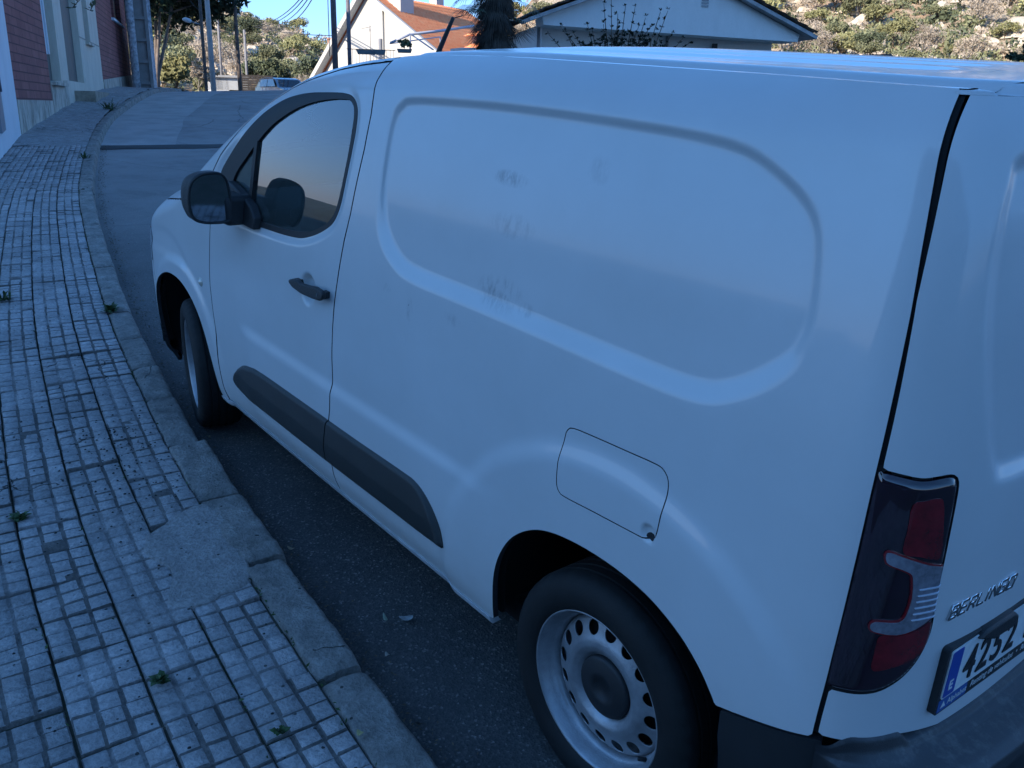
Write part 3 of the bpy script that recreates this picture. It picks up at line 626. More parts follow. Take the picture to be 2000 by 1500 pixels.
for x,st in ((-.012,0),(2.785,-9)):
    w3=copy_thing(w1); w3.parent=van; w3.location=(x,-.79,.305); w3.rotation_euler=(0,0,R_(180+st))
# wheel wells
for x,zc,r in ((-.01,.335,.44),(2.775,.35,.45)):
    for s in (1,-1):
        b=MB(); n=28; V=[];
        for y in (.868*s,.50*s):
            for k in range(n+1):
                t=R_(-6+192*k/n); V.append((x+r*math.cos(t),y,zc+r*math.sin(t)))
        b.add(V,[(k,k+1,n+2+k,n+1+k) for k in range(n)],True); b.add([V[n+1+k] for k in range(n+1)],[tuple(range(n+1))])
        obj('wheel_arch_liner',b,GAP,van)
b=MB(); b.box(-.62,3.4,-.80,.80,.235,.30); b.box(-.6,-.42,-.8,.8,.2,.5); b.tube([(-.4,-.45,.22),(.3,-.42,.2),(1.2,-.3,.2)],.035,8); obj('underbody',b,GAP,van)
# cabin
SEAT=mat('seat_fabric',(.09,.093,.10),.9,bump=.3,bscale=300); DASH=mat('dashboard_plastic',(.07,.072,.076),.6)
for y in (.36,-.36):
    b=MB(); b.box(1.28,1.80,y-.25,y+.25,.62,.76); b.box(1.16,1.32,y-.24,y+.24,.70,1.28); s_=bevel(obj('seat',b,SEAT,van),.05,3)
    b=MB(); b.box(1.12,1.22,y-.13,y+.13,1.31,1.50); bevel(obj('headrest',b,SEAT,s_),.04,3)
b=MB(); b.box(2.15,2.75,-.80,.80,.60,1.06); b.box(2.2,2.8,-.78,.78,.95,1.12); b.box(2.05,2.25,.2,.6,.95,1.14); bevel(obj('dashboard',b,DASH,van),.05,3)
b=MB(); b.tube([(1.93+.19*math.sin(R_(25))*math.sin(t),.36+.19*math.cos(t),.98+.19*math.cos(R_(25))*math.sin(t)) for t in np.linspace(0,2*math.pi,33)],.016,8,False); b.tube([(1.94,.36,.98),(2.12,.36,.90)],.05,8); b.box(1.92,1.94,.20,.52,.96,1.0); obj('steering_wheel',b,DASH,van)
b=MB(); b.prism([(-.80,.3),(.80,.3),(.84,.9),(.80,1.3),(.74,1.6),(.62,1.74),(-.62,1.74),(-.74,1.6),(-.80,1.3),(-.84,.9)],lambda y,z,h:(1.02+h,y,z),0,.02); obj('bulkhead',b,mat('bulkhead_grey',(.28,.285,.29),.7),van)
b=MB(); b.tube([(1.86,.0,1.66),(1.88,0,1.60)],.008,6); b.box(1.87,1.89,-.11,.11,1.55,1.61); obj('inner_mirror',b,DASH,van)
vs('door_card',inter(lambda A,Z:Z-1.13,lambda A,Z:.45-Z,lambda A,Z:1.1-A,lambda A,Z:A-2.6),(1.1,2.6,.45,1.14),.04,mat('door_card_grey',(.12,.122,.126),.7),off=-.06,rim=0,surf=body)
hl=roofpart('headliner',lambda X,T:np.maximum(X-1.85,1.04-X),(1.04,1.86,-.93,.93),.05,.08,mat('headliner_grey',(.40,.41,.41),.9),off=-.035)
# mirrored right-hand half
def mirror_copy(o,parent):
    if o.type=='MESH':
        me=o.data.copy(); n=len(me.vertices); co=np.zeros(n*3,np.float32); me.vertices.foreach_get('co',co); co=co.reshape(-1,3); co[:,1]*=-1; me.vertices.foreach_set('co',co.ravel()); me.flip_normals(); me.update()
        c=bpy.data.objects.new(o.name.split('.')[0],me)
        for md in o.modifiers:
            k=c.modifiers.new(md.name,md.type)
            for a in ('width','segments','limit_method','angle_limit','levels','render_levels','thickness','offset'):
                if hasattr(md,a): setattr(k,a,getattr(md,a))
    else: c=bpy.data.objects.new(o.name.split('.')[0],None)
    SC.collection.objects.link(c); c.parent=parent
    for ch in list(o.children): mirror_copy(ch,c)
    return c
for o in VANL:
    if o.name.split('.')[0] in ('number_plate','door_grip'): continue
    mirror_copy(o,van)
# ------------------------------------------------------------------ street
def zr(x):
    t=np.clip(np.asarray(x,float)-20.5,0,None); return np.where(t<13,-.0044*t*t,-.0044*169-.1144*(t-13))
CX=[-14,-8,-4,-1,.26,.7,1.18,1.73,2.38,3.24,3.75,4.48,5.39,7.0,8.8,11.47,14.35,17.23,20.02,23.19,25.38,30,36,44]
CY=[1.9,1.75,1.58,1.42,1.35,1.315,1.275,1.23,1.15,1.02,.94,.81,.63,.29,-.12,-.85,-1.73,-2.73,-3.88,-5.26,-6.16,-8.3,-11.5,-16]
_x=np.linspace(-14,44,2400); _y=smooth_interp(_x,CX,CY)
for _ in range(120): _y[1:-1]=(_y[:-2]+2*_y[1:-1]+_y[2:])/4
_s=np.concatenate([[0],np.cumsum(np.hypot(np.diff(_x),np.diff(_y)))]); _s-=np.interp(0,_x,_s)
def curb(s,n=0.):
    """point at run s along the kerb's back edge, n metres to the left of it"""
    x=np.interp(s,_s,_x); y=np.interp(s,_s,_y); y2=np.interp(np.asarray(s)+.15,_s,_y); x2=np.interp(np.asarray(s)+.15,_s,_x); y1=np.interp(np.asarray(s)-.15,_s,_y); x1=np.interp(np.asarray(s)-.15,_s,_x)
    tx,ty=x2-x1,y2-y1; L=np.hypot(tx,ty); return x-ty/L*n, y+tx/L*n
def s_of_x(x): return np.interp(x,_x,_s)
def SV(s,n,z): x,y=curb(s,n); return np.stack([x,y,z+zr(x)],-1)
def strip(name,s,n,zf,mat_,smooth=True):
    S,N=np.meshgrid(s,n,indexing='ij'); V=SV(S.ravel(),N.ravel(),zf(S.ravel(),N.ravel())); a,b=S.shape
    i,j=np.meshgrid(np.arange(a-1),np.arange(b-1),indexing='ij'); i=i.ravel();j=j.ravel()
    F=np.stack([i*b+j,(i+1)*b+j,(i+1)*b+j+1,i*b+j+1],1)
    return obj(name,npmesh(name,WN(V),F,smooth),mat_)
def vnoise(x,y,f,seed=0):
    def h(i,j): v=np.sin(i*127.1+j*311.7+seed*74.7)*43758.5453; return v-np.floor(v)
    x=np.asarray(x)*f;y=np.asarray(y)*f;i=np.floor(x);j=np.floor(y);u=x-i;v=y-j;u=u*u*(3-2*u);v=v*v*(3-2*v)
    return (h(i,j)*(1-u)+h(i+1,j)*u)*(1-v)+(h(i,j+1)*(1-u)+h(i+1,j+1)*u)*v-.5
def asphalt():
    m=mat('asphalt',(.06,.06,.06),.85); g=NG(m); tc=g.new('TexCoord').outputs['Object']
    big=g.noise(tc,.55,4,.6); mid=g.noise(tc,5,5,.65); v=g.new('TexVoronoi'); v.inputs['Scale'].default_value=150; g.lk(tc,v.inputs['Vector'])
    rnd=g.new('SeparateColor'); g.lk(v.outputs['Color'],rnd.inputs[0])
    sp=g.ramp(rnd.outputs[0],[(.0,(.035,.035,.037)),(.7,(.075,.073,.07)),(.93,(.10,.097,.092)),(1.,(.26,.25,.23))])
    col=g.mixc(g.math('MULTIPLY',g.ramp(big,[(.35,0.),(.65,1.)]),.45),sp,(.095,.09,.084))
    col=g.mixc(g.math('MULTIPLY',g.ramp(mid,[(.42,0.),(.7,1.)]),.35),col,(.03,.03,.031))
    # paler up the street: grazing sky reflection painted into the colour
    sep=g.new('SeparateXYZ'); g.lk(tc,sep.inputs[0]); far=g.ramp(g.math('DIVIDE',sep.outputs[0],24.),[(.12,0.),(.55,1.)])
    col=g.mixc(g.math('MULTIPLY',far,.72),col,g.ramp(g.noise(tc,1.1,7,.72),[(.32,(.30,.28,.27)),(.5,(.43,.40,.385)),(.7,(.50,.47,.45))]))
    # long wandering cracks
    mp=g.new('Mapping'); mp.inputs['Scale'].default_value=(.35,.9,1); g.lk(tc,mp.inputs[0])
    wv=g.new('TexVoronoi',feature='DISTANCE_TO_EDGE'); wv.inputs['Scale'].default_value=.8
    nz=g.new('TexNoise'); nz.inputs['Scale'].default_value=1.6; nz.inputs['Detail'].default_value=5; g.lk(mp.outputs[0],nz.inputs['Vector'])
    mx=g.mixc(.22,mp.outputs[0],nz.outputs['Color']); g.lk(mx,wv.inputs['Vector'])
    cr=g.math('LESS_THAN',wv.outputs['Distance'],.0040)
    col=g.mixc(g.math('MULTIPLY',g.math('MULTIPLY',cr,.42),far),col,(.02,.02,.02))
    g.lk(col,g.b.inputs['Base Color'])
    h=g.math('ADD',v.outputs['Distance'],g.math('MULTIPLY',g.noise(tc,60,4,.7),.8)); g.lk(g.bump(h,.55,.004),g.b.inputs['Normal']); return m
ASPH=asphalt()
s_=np.concatenate([np.linspace(-13,12,160),np.linspace(12.2,46,90)])
n_=np.concatenate([np.linspace(-8.2,-.6,20),np.linspace(-.5,-.08,14)])
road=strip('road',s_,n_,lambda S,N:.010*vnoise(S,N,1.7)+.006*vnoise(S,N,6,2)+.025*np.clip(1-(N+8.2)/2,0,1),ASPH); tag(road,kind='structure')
# dark transverse joint and a repaired strip
tar=mat('tar_joint',(.028,.028,.03),.7,var=.3,vscale=8,bump=.3,bscale=60); sj=float(s_of_x(13.5))
jt=strip('road_joint',np.linspace(sj-.27,sj+.20,5),np.linspace(-7.9,-.10,40),lambda S,N:.010*vnoise(S,N,1.7)+.006*vnoise(S,N,6,2)+.008+.004*vnoise(N,S,9),tar); tag(jt,kind='structure')
pm=mat('worn_patch',(.40,.375,.36),.85,var=.15,vscale=2,bump=.4,bscale=120)
def patch_n(s): return -.95-.05*np.clip(s-9,0,30)+.10*vnoise(s,0*s,.6)
S_=np.linspace(sj+.22,float(s_of_x(33)),80); P=[]
for s in S_:
    for q in np.linspace(0,1,8): n=-.10+(patch_n(s)+.10)*q; P.append(SV(s,n,.010*vnoise(s,n,1.7)+.006*vnoise(s,n,6,2)+.005))
i,j=np.meshgrid(np.arange(79),np.arange(7),indexing='ij'); i=i.ravel();j=j.ravel()
o=obj('gutter_strip',npmesh('g',WN(P),np.stack([i*8+j,i*8+j+1,(i+1)*8+j+1,(i+1)*8+j],1),True),pm); tag(o,kind='structure')
# kerb stones
def stone_mat(name,c,c2):
    m=mat(name,c,.9); g=NG(m); tc=g.new('TexCoord').outputs['Object']
    a=g.noise(tc,9,7,.72); b_=g.noise(tc,70,5,.7); col=g.ramp(a,[(.3,c2),(.55,c),(.72,tuple(min(1,k*1.35) for k in c))])
    col=g.mixc(g.ramp(b_,[(.35,.55),(.6,0.)]),col,tuple(k*.35 for k in c))
    v=g.new('TexVoronoi'); v.inputs['Scale'].default_value=26; g.lk(tc,v.inputs['Vector']); rn=g.new('SeparateColor'); g.lk(v.outputs['Color'],rn.inputs[0])
    sp=g.math('MULTIPLY',g.math('LESS_THAN',v.outputs['Distance'],.13),g.math('GREATER_THAN',rn.outputs[0],.72)); col=g.mixc(g.math('MULTIPLY',sp,.9),col,(.02,.02,.02))
    vc=g.new('TexVoronoi',feature='DISTANCE_TO_EDGE'); vc.inputs['Scale'].default_value=2.6
    nz=g.new('TexNoise'); nz.inputs['Scale'].default_value=7; nz.inputs['Detail'].default_value=5; g.lk(tc,nz.inputs['Vector']); g.lk(g.mixc(.16,tc,nz.outputs['Color']),vc.inputs['Vector'])
    ck=g.math('MULTIPLY',g.math('LESS_THAN',vc.outputs['Distance'],.008),g.math('GREATER_THAN',g.noise(tc,.9,2),.56))
    col=g.mixc(g.math('MULTIPLY',ck,.85),col,(.03,.028,.025))
    grime=g.noise(tc,2.1,5,.7); col=g.mixc(g.ramp(grime,[(.5,0.),(.72,.55)]),col,tuple(k*.45 for k in c))
    g.lk(col,g.b.inputs['Base Color']); g.lk(g.bump(g.math('ADD',g.math('MULTIPLY',b_,1.4),g.math('MULTIPLY',a,2.)),1.,.010),g.b.inputs['Normal']); return m
KERB=stone_mat('kerb_concrete',(.36,.33,.30),(.17,.158,.142)); TILE=stone_mat('pavement_tile',(.52,.485,.475),(.38,.36,.355)); CEM=stone_mat('cement',(.42,.39,.37),(.30,.28,.265))
V=[];F=[]; s=-6.; widths=[]
r2=np.random.default_rng(3)
while s<float(s_of_x(31)):
    L=.46+.22*r2.random(); wd=.130+.006*r2.random(); z0=.118+.008*(r2.random()-.5); ns,nn,nzz=18,9,6; dn=.003*(r2.random()-.5); tl=.012*(r2.random()-.5); chip=r2.random(4)
    broken=abs(s-float(s_of_x(1.55)))<.3
    if broken: wd+=.025; z0+=.004
    g0=.020+.018*r2.random(); b0=len(V)
    prof=[(-.004,-.09),(-.002,-.02),(.001,-.004),(.007,0)]+[(.007+(wd-.021)*k/6,.0) for k in range(1,7)]+[(wd-.004,-.007),(wd,-.02),(wd+.010,-.09),(wd+.022,-.16)]
    ns=26
    for i in range(ns+1):
        t=i/ns; e=min(t,1-t)*L; sh=.012*max(0,1-e/.012)**1.5
        for (p,zz) in prof:
            ss=s+g0/2+(L-g0)*t; nv=-(p)-dn; k1=.004*vnoise(ss*3,p*9,2,5)+.006*vnoise(ss,p,19,6)+.008*vnoise(ss,p,45,8)
            edge=1 if p>wd*.8 or p<.02 else 0
            k1-=.016*max(0,vnoise(ss*4,p*3,1.9,int(chip[0]*90)))*edge
            side=.005*vnoise(ss,zz,17,9)+.003*vnoise(ss,zz,5,11)
            V.append(SV(ss,nv+(side if edge else 0),z0+zz+k1-sh+tl*(t-.5)*2))
    m_=len(prof)
    for i in range(ns):
        for j in range(m_-1): F.append((b0+i*m_+j,b0+(i+1)*m_+j,b0+(i+1)*m_+j+1,b0+i*m_+j+1))
    F.append(tuple(b0+j for j in range(m_))); F.append(tuple(b0+ns*m_+j for j in range(m_))[::-1])
    s+=L
V=WN(np.array(V)); me=bpy.data.meshes.new('kerb'); me.from_pydata(V.tolist(),[],F); me.polygons.foreach_set('use_smooth',[True]*len(F))
kerb=obj('kerb',me,KERB); fixn(kerb); me.set_sharp_from_angle(angle=R_(50)); tag(kerb,kind='structure')
# pavement tiles: 20 cm tiles of 3x3 raised blocks
S0=-4.; S1=float(s_of_x(12.9)); T=.205; V=[];F=[]
PATCH=[curbp for curbp in [(1.33,1.50),(1.44,1.46),(1.60,1.50),(1.74,1.42),(1.80,1.22),(1.62,1.20),(1.35,1.24),(1.22,1.30),(1.20,1.44),(1.25,1.53)]]
def inpoly(x,y,P):
    c=False
    for i in range(len(P)):
        (x0,y0),(x1,y1)=P[i],P[(i+1)%len(P)]
        if (y0>y)!=(y1>y) and x<(x1-x0)*(y-y0)/(y1-y0)+x0: c=not c
    return c
r3=np.random.default_rng(11)
def wallgap(s): return np.interp(s,[-6,0,4,8,12,13.6],[2.6,2.5,2.2,1.6,1.25,1.2])
MI=[]; s=S0
while s<S1:
    ncol=int(wallgap(s)/T)+1
    for c in range(ncol):
        n0=.004+c*T; hz=.009*(r3.random()-.5)+.012*float(vnoise(s,n0,1.3,3)); ta=.010*(r3.random()-.5); tb=.010*(r3.random()-.5); jit=.004*(r3.random()-.5)
        gap=.006+.004*r3.random(); cen_x,cen_y=curb(s+T/2,n0+T/2)
        pcx,pcy=np.mean(PATCH,axis=0)
        if inpoly(pcx+(float(cen_x)-pcx)*1.20,pcy+(float(cen_y)-pcy)*1.20,PATCH): continue
        if n0+T>wallgap(s)+.1: continue
        a0,a1=s+gap/2+jit,s+T-gap/2+jit; c0,c1=n0+gap/2,n0+T-gap/2
        wear=r3.random(); gr=.0045*(.35+.65*min(1,max(0,.5+float(vnoise(s,n0,.7,4))*1.6+.5*(wear-.5))))
        def zt(a,c_): return .112+hz+ta*(a-s-T/2)/T*2+tb*(c_-n0-T/2)/T*2
        # slab
        b0=len(V)
        for (a,c_) in ((a0,c0),(a1,c0),(a1,c1),(a0,c1)): V.append(SV(a,c_,zt(a,c_)-gr))
        for (a,c_) in ((a0-.001,c0),(a1+.001,c0),(a1,c1),(a0,c1)): V.append(SV(a,c_,zt(a,c_)-.035))
        F+= [(b0,b0+1,b0+2,b0+3)]+[(b0+k,b0+4+k,b0+4+(k+1)%4,b0+(k+1)%4) for k in range(4)]; mt=int(r3.choice([0,2,3],p=[.5,.25,.25])); mg_=int(r3.choice([1,4],p=[.6,.4])); MI+=[mg_]*5
        gw=.0085; gs=.0040; ws=(c1-c0-2*gw)/3; ls=(a1-a0-2*gs)/3
        for p in range(3):
            for q in range(3):
                x0=a0+p*(ls+gs);x1=x0+ls;y0=c0+q*(ws+gw);y1=y0+ws; bv=.0028+.002*r3.random(); j1=.0032*(r3.random(8)-.5); dz=.0022*(r3.random()-.5); tq=.0016*(r3.random(4)-.5)
                if r3.random()<.03: dz-=.003
                b0=len(V)
                for k,(a,c_) in enumerate(((x0,y0),(x1,y0),(x1,y1),(x0,y1))): V.append(SV(a+j1[k],c_+j1[k+4],zt(a,c_)-gr-.0008))
                for k,(a,c_) in enumerate(((x0+bv,y0+bv),(x1-bv,y0+bv),(x1-bv,y1-bv),(x0+bv,y1-bv))): V.append(SV(a+j1[k]*.8,c_+j1[k+4]*.8,zt(a,c_)+dz+tq[k]))
                MI+=[mt]+[mt if r3.random()<.5 else mg_ for _ in range(4)]
                F+=[(b0+4,b0+5,b0+6,b0+7)]+[(b0+k,b0+(k+1)%4,b0+4+(k+1)%4,b0+4+k) for k in range(4)]
    s+=T
V=WN(np.array(V)); GRO=stone_mat('tile_groove',(.24,.22,.205),(.13,.12,.11))
pme=npmesh('p',V,np.array(F)); pav=obj('pavement',pme,[TILE,GRO,stone_mat('pavement_tile_pale',(.58,.54,.53),(.43,.40,.395)),stone_mat('pavement_tile_dark',(.46,.43,.42),(.33,.31,.305)),stone_mat('tile_groove_pale',(.40,.37,.355),(.25,.23,.22))]); pme.polygons.foreach_set('material_index',MI); tag(pav,kind='structure'); fixn(pav)
SOIL=mat('joint_soil',(.085,.078,.062),.95,bump=.6,bscale=90,vscale=9,col2=(.030,.040,.020))
o=strip('pavement_bed',np.linspace(-6,S1+.4,160),np.linspace(-.02,3.4,60),lambda S,N:.0925+.002*vnoise(S,N,8)+.004*vnoise(S,N,23,5)-.03*(N>3.2),SOIL); tag(o,kind='structure')
# cement repair near the kerb
n=26; V=[];F=[]; pc=np.array(PATCH); cc=pc.mean(0); rp=cc+(smooth_closed(PATCH,5)-cc)*1.04
rings=[(1.,-.02),(.99,.0),(.95,.006),(.7,.007),(.4,.006),(.1,.006)]
for q,h in rings:
    for pnt in rp: x,y=cc+(pnt-cc)*q*(1+.16*vnoise(pnt[0],pnt[1],7.3,3)+.10*vnoise(pnt[0],pnt[1],21,4)); j=.006*vnoise(x,y,16); V.append((x+j,y+j,.114+h+.006*vnoise(x,y,9)+.003*vnoise(x,y,30)))
m_=len(rp); F=[(a*m_+i,a*m_+(i+1)%m_,(a+1)*m_+(i+1)%m_,(a+1)*m_+i) for a in range(len(rings)-1) for i in range(m_)]+[tuple((len(rings)-1)*m_+i for i in range(m_))]
me=bpy.data.meshes.new('c'); me.from_pydata(WN(V).tolist(),[],F); o=fixn(obj('cement_patch',me,CEM)); tag(o,kind='structure')
# rough concrete pavement farther up
FARP=stone_mat('far_pavement',(.42,.40,.39),(.24,.23,.225))
o=strip('upper_pavement',np.linspace(S1,float(s_of_x(34)),420),np.linspace(0,2.6,40),lambda S,N:.112+.05*np.clip(N-.2,0,1)*np.clip((S-S1)/2,0,1)+.05*vnoise(S,N*.4,1.1,7)*np.clip((S-S1)/2,0,1)+.03*vnoise(S,N*.3,3,8)+.012*vnoise(S,N*.5,8,9),FARP); tag(o,kind='structure')
# unseen far pavement and low white wall, added to brighten the cab glass view
o=strip('far_pavement',np.linspace(-12,33,120),np.linspace(-9.6,-8.1,6),lambda S,N:.13+0*S,FARP); tag(o,kind='structure')
V=[];F=[]; ss_=np.linspace(-12,33,60)
for s in ss_:
    for n_w,h_w in ((-9.6,.0),(-9.6,1.35),(-9.8,1.35),(-9.8,.0)): V.append(RG@SV(s,n_w,h_w)+np.array([0,0,0]))
F=[(i*4+k,i*4+k+1,i*4+5+k,i*4+4+k) for i in range(59) for k in range(3)]+[(0,1,2,3),(59*4,59*4+3,59*4+2,59*4+1)]
o=obj('garden_wall',(lambda me:(me.from_pydata([tuple(v) for v in V],[],F),me)[1])(bpy.data.meshes.new('w')),mat('far_wall_paint',(.72,.72,.70),.85,var=.12,vscale=.8,bump=.3)); fixn(o); tag(o,'unseen low white wall added along the far side of the street','wall')
# litter, weeds
LEAF=mat('dry_leaf',(.20,.15,.09),.8,col2=(.02,.017,.013),vscale=22); LEAFG=mat('weed_green',(.045,.085,.025),.7,var=.4,vscale=30)
def leafcards(pts,size,rr,up=.5):
    V=[];F=[]
    for p in pts:
        d=rr.normal(size=3); d/=np.linalg.norm(d); d[2]*=up; e=np.cross(d,rr.normal(size=3)); e/=np.linalg.norm(e)+1e-9; L=size*(.6+.8*rr.random()); w_=L*.35
        b=len(V); V+=[p-d*L/2,p+e*w_/2+np.array([0,0,w_*.2]),p+d*L/2,p-e*w_/2]; F.append((b,b+1,b+2,b+3))
    return V,F
r4=np.random.default_rng(5); pts=[]
for _ in range(2300):
    s=r4.uniform(-2,14); n=-.165-abs(r4.normal())*.045-.01; q=SV(s,n,.012+.006*r4.random()); pts.append(RG@q)
for _ in range(70):
    s=r4.uniform(-1,9); n=-.2-r4.random()*1.0; pts.append(RG@SV(s,n,.012))
V,F=leafcards(pts,.014,r4,.35); o=obj('leaf_litter',npmesh('l',V,np.array(F)),LEAF); tag(o,'small dry leaves and grit gathered along the foot of the kerb','litter',kind='stuff')
pts=[]
for _ in range(1500):
    s=r4.uniform(-1,13); c=r4.integers(0,8); n=.012+c*T+r4.normal()*.004; 
    if r4.random()<.35: n=.002+r4.normal()*.004
    if vnoise(s*1.3,c*3.1,1.1,20)<.12: continue
    pts.append(RG@SV(s,n,.112+.003*r4.random()))
V,F=leafcards(pts,.016,r4,.8); o=obj('moss',npmesh('m',V,np.array(F)),LEAFG); tag(o,'tiny moss and weeds sprouting in the pavement joints','moss',kind='stuff')
# dark droppings / gravel specks
pts=[];V=[];F=[]
for _ in range(420):
    s=r4.uniform(0,8); n=r4.uniform(.05,1.5)
    if r4.random()<.45: s=r4.normal(2.35,.35); n=abs(r4.normal(.18,.15))
    r=.0035+.003*r4.random(); c=RG@SV(s,n,.117); b=len(V)
    for k in range(5): V.append(c+np.array([r*math.cos(k*1.257),r*math.sin(k*1.257),0]))
    V.append(c+np.array([0,0,r*.8])); F+=[(b+k,b+(k+1)%5,b+5) for k in range(5)]
o=obj('fallen_berries',npmesh('b',V,np.array(F)),mat('dark_berry',(.012,.011,.011),.6)); tag(o,'small dark berries scattered over the pavement tiles','berries',kind='stuff')
def weed(u,v,size,label,n=26,z=.115):
    d=CM.T@np.array([(u-1000)/FPX,(v-750)/FPX,1.]); t=(z-CAM[2])/d[2]; p=CAM+t*d; 
    base=RG@np.array([p[0],p[1],z+float(zr(p[0]))]); V=[];F=[]; rr=np.random.default_rng(int(u))
    for _ in range(n):
        a=rr.uniform(0,6.28); L=size*(.5+.7*rr.random()); e=rr.uniform(.25,1.2); w_=.006+.004*rr.random(); dx=np.array([math.cos(a)*math.cos(e),math.sin(a)*math.cos(e),math.sin(e)]); sd_=np.array([-math.sin(a),math.cos(a),0])*w_
        o0=np.array([rr.normal()*size*.15,rr.normal()*size*.15,0]); b=len(V); m1=o0+dx*L*.55; m2=o0+dx*L-np.array([0,0,L*.25])
        V+=[o0-sd_*.5,o0+sd_*.5,m1+sd_,m1-sd_,m2]; F+=[(b,b+1,b+2,b+3),(b+3,b+2,b+4)]
    me=bpy.data.meshes.new('w'); me.from_pydata([tuple(map(float,x)) for x in V],[],F); o=obj('weed',me,LEAFG); o.location=base; tag(o,label,'weed','weeds along the kerb')
weed(213,216,.32,'biggest grass tuft growing on the far pavement by the kerb',60); weed(241,214,.18,'small grass tuft at the foot of the kerb just right of the biggest tuft',30,.02)
weed(163,309,.13,'little weed at the kerb joint where the tiled pavement ends',24); weed(216,608,.085,'mossy weed in the gap between two kerb stones beside the front wheel',60)
weed(8,586,.11,'broad green weed at the left edge of the tiled pavement'); weed(313,1332,.035,'flat green weed in a tile joint near the bottom of the pavement',30); weed(38,1015,.05,'small weed in a tile joint beside the dark crack at far left',24)
weed(548,1430,.03,'tiny green sprout between the tiles nearest the camera',14)
def flatleaf(u,v,size,asp,col,label,z,rz):
    d=CM.T@np.array([(u-1000)/FPX,(v-750)/FPX,1.]); t=(z-CAM[2])/d[2]; p=CAM+t*d; V=[];F=[]
    k=14
    for i in range(k): q=2*math.pi*i/k; V.append((size*math.cos(q),size*asp*math.sin(q)*(1-.25*math.cos(q)),.004*math.cos(2*q)+.003))
    V.append((0,0,.001)); me=bpy.data.meshes.new('f'); me.from_pydata(V,[],[(i,(i+1)%k,k) for i in range(k)]); o=obj('fallen_leaf',me,mat('leaf_tone',col,.7,var=.25,vscale=50)); o.location=RG@p; o.rotation_euler=(R_(3),R_(-4),rz); so2=o.modifiers.new('s','SOLIDIFY'); so2.thickness=.001; tag(o,label,'leaf')
flatleaf(703,1432,.010,.95,(.42,.36,.16),'round pale yellow leaf lying against the kerb at the bottom',.122,.3)
flatleaf(752,1207,.022,.3,(.25,.30,.22),'narrow pale green leaf on the road beside the rear wheel',.02,-.3)
flatleaf(793,1207,.024,.6,(.32,.33,.33),'greyish plastic-pale scrap standing out on the road by the rear wheel',.02,1.1)
flatleaf(756,1279,.009,.8,(.34,.31,.26),'small pale pebble-like leaf on the road near the tyre',.02,0)
flatleaf(568,1071,.016,.5,(.30,.25,.16),'tan leaf at the foot of the broken kerb stone',.02,.5)
# ------------------------------------------------------------------ buildings up the left side
def brickmat(name,c1,c2,mortar,bw,bh,ms,rough=.85,s=1.):
    m=mat(name,c1,rough); g=NG(m); uv=g.new('TexCoord').outputs['UV']
    b=g.new('TexBrick'); b.inputs['Color1'].default_value=(*c1,1); b.inputs['Color2'].default_value=(*c2,1); b.inputs['Mortar'].default_value=(*mortar,1); b.inputs['Scale'].default_value=1
    b.inputs['Brick Width'].default_value=bw; b.inputs['Row Height'].default_value=bh; b.inputs['Mortar Size'].default_value=ms; b.inputs['Mortar Smooth'].default_value=.2; b.inputs['Bias'].default_value=0
    g.lk(uv,b.inputs['Vector']); n=g.noise(uv,2.2,6,.7); col=g.mixc(g.ramp(n,[(.35,.5),(.65,0.)]),b.outputs['Color'],tuple(k*.5 for k in c1))
    g.lk(col,g.b.inputs['Base Color']); g.lk(g.bump(g.math('SUBTRACT',1.,b.outputs['Fac']),.6,.012),g.b.inputs['Normal']); return m
def plaster(name,c,stain=(.1,.1,.09),amt=.5,scale=1.5):
    m=mat(name,c,.9); g=NG(m); tc=g.new('TexCoord').outputs['Object']; mp=g.new('Mapping'); mp.inputs['Scale'].default_value=(2.2,2.2,.7); g.lk(tc,mp.inputs[0])
    n=g.noise(mp.outputs[0],scale,7,.7); n2=g.noise(tc,25,5,.7); col=g.mixc(g.math('MULTIPLY',g.ramp(n,[(.42,0.),(.72,1.)]),amt),c,stain); col=g.mixc(g.math('MULTIPLY',g.ramp(n2,[(.4,0.),(.8,1.)]),.15),col,tuple(k*.6 for k in c))
    g.lk(col,g.b.inputs['Base Color']); g.lk(g.bump(n2,.35,.01),g.b.inputs['Normal']); return m
CREAM=plaster('cream_render',(.66,.60,.50),(.28,.25,.20),.35); PLIN=plaster('stained_plinth',(.55,.50,.42),(.05,.05,.042),.95,2.6); WHITEW=plaster('white_wall_paint',(.66,.70,.74),(.45,.48,.5),.3); BRK=brickmat('red_brick_tile',(.26,.085,.08),(.33,.12,.11),(.09,.035,.035),.62,.135,.010)
SHUT=mat('grey_shutter',(.125,.125,.115),.7,var=.1,vscale=5); DK=mat('dark_opening',(.012,.013,.016),.5)
P0=np.array([14.45432296,-.7141438,1.15989066]); dW=np.array([math.cos(R_(-21.4)),math.sin(R_(-21.4)),0.]); nW=np.array([-dW[1],dW[0],0.])
def wallpt(s,h,o): return P0+dW*s+nW*o+np.array([0,0,h])          # o>0 is into the building
def wbox(b,s0,s1,h0,h1,o0,o1):
    V=[wallpt(s,h,o) for s in (s0,s1) for o in (o0,o1) for h in (h0,h1)]; return b.add(V,[(0,1,3,2),(4,6,7,5),(0,4,5,1),(2,3,7,6),(0,2,6,4),(1,5,7,3)])
def wall_uv(o):
    me=o.data; uv=me.uv_layers.new(name='UVMap')
    for p in me.polygons:
        for li in p.loop_indices:
            q=np.array(me.vertices[me.loops[li].vertex_index].co)-P0; uv.data[li].uv=(float(q@dW)+float(q@nW),float(q[2]))
    return o
bh_=empty('brick_house',(0,0,0)); bh_.location=(0,0,0)
tag(bh_,'red brick house with cream door bay and grey shutters on the left of the street','house')
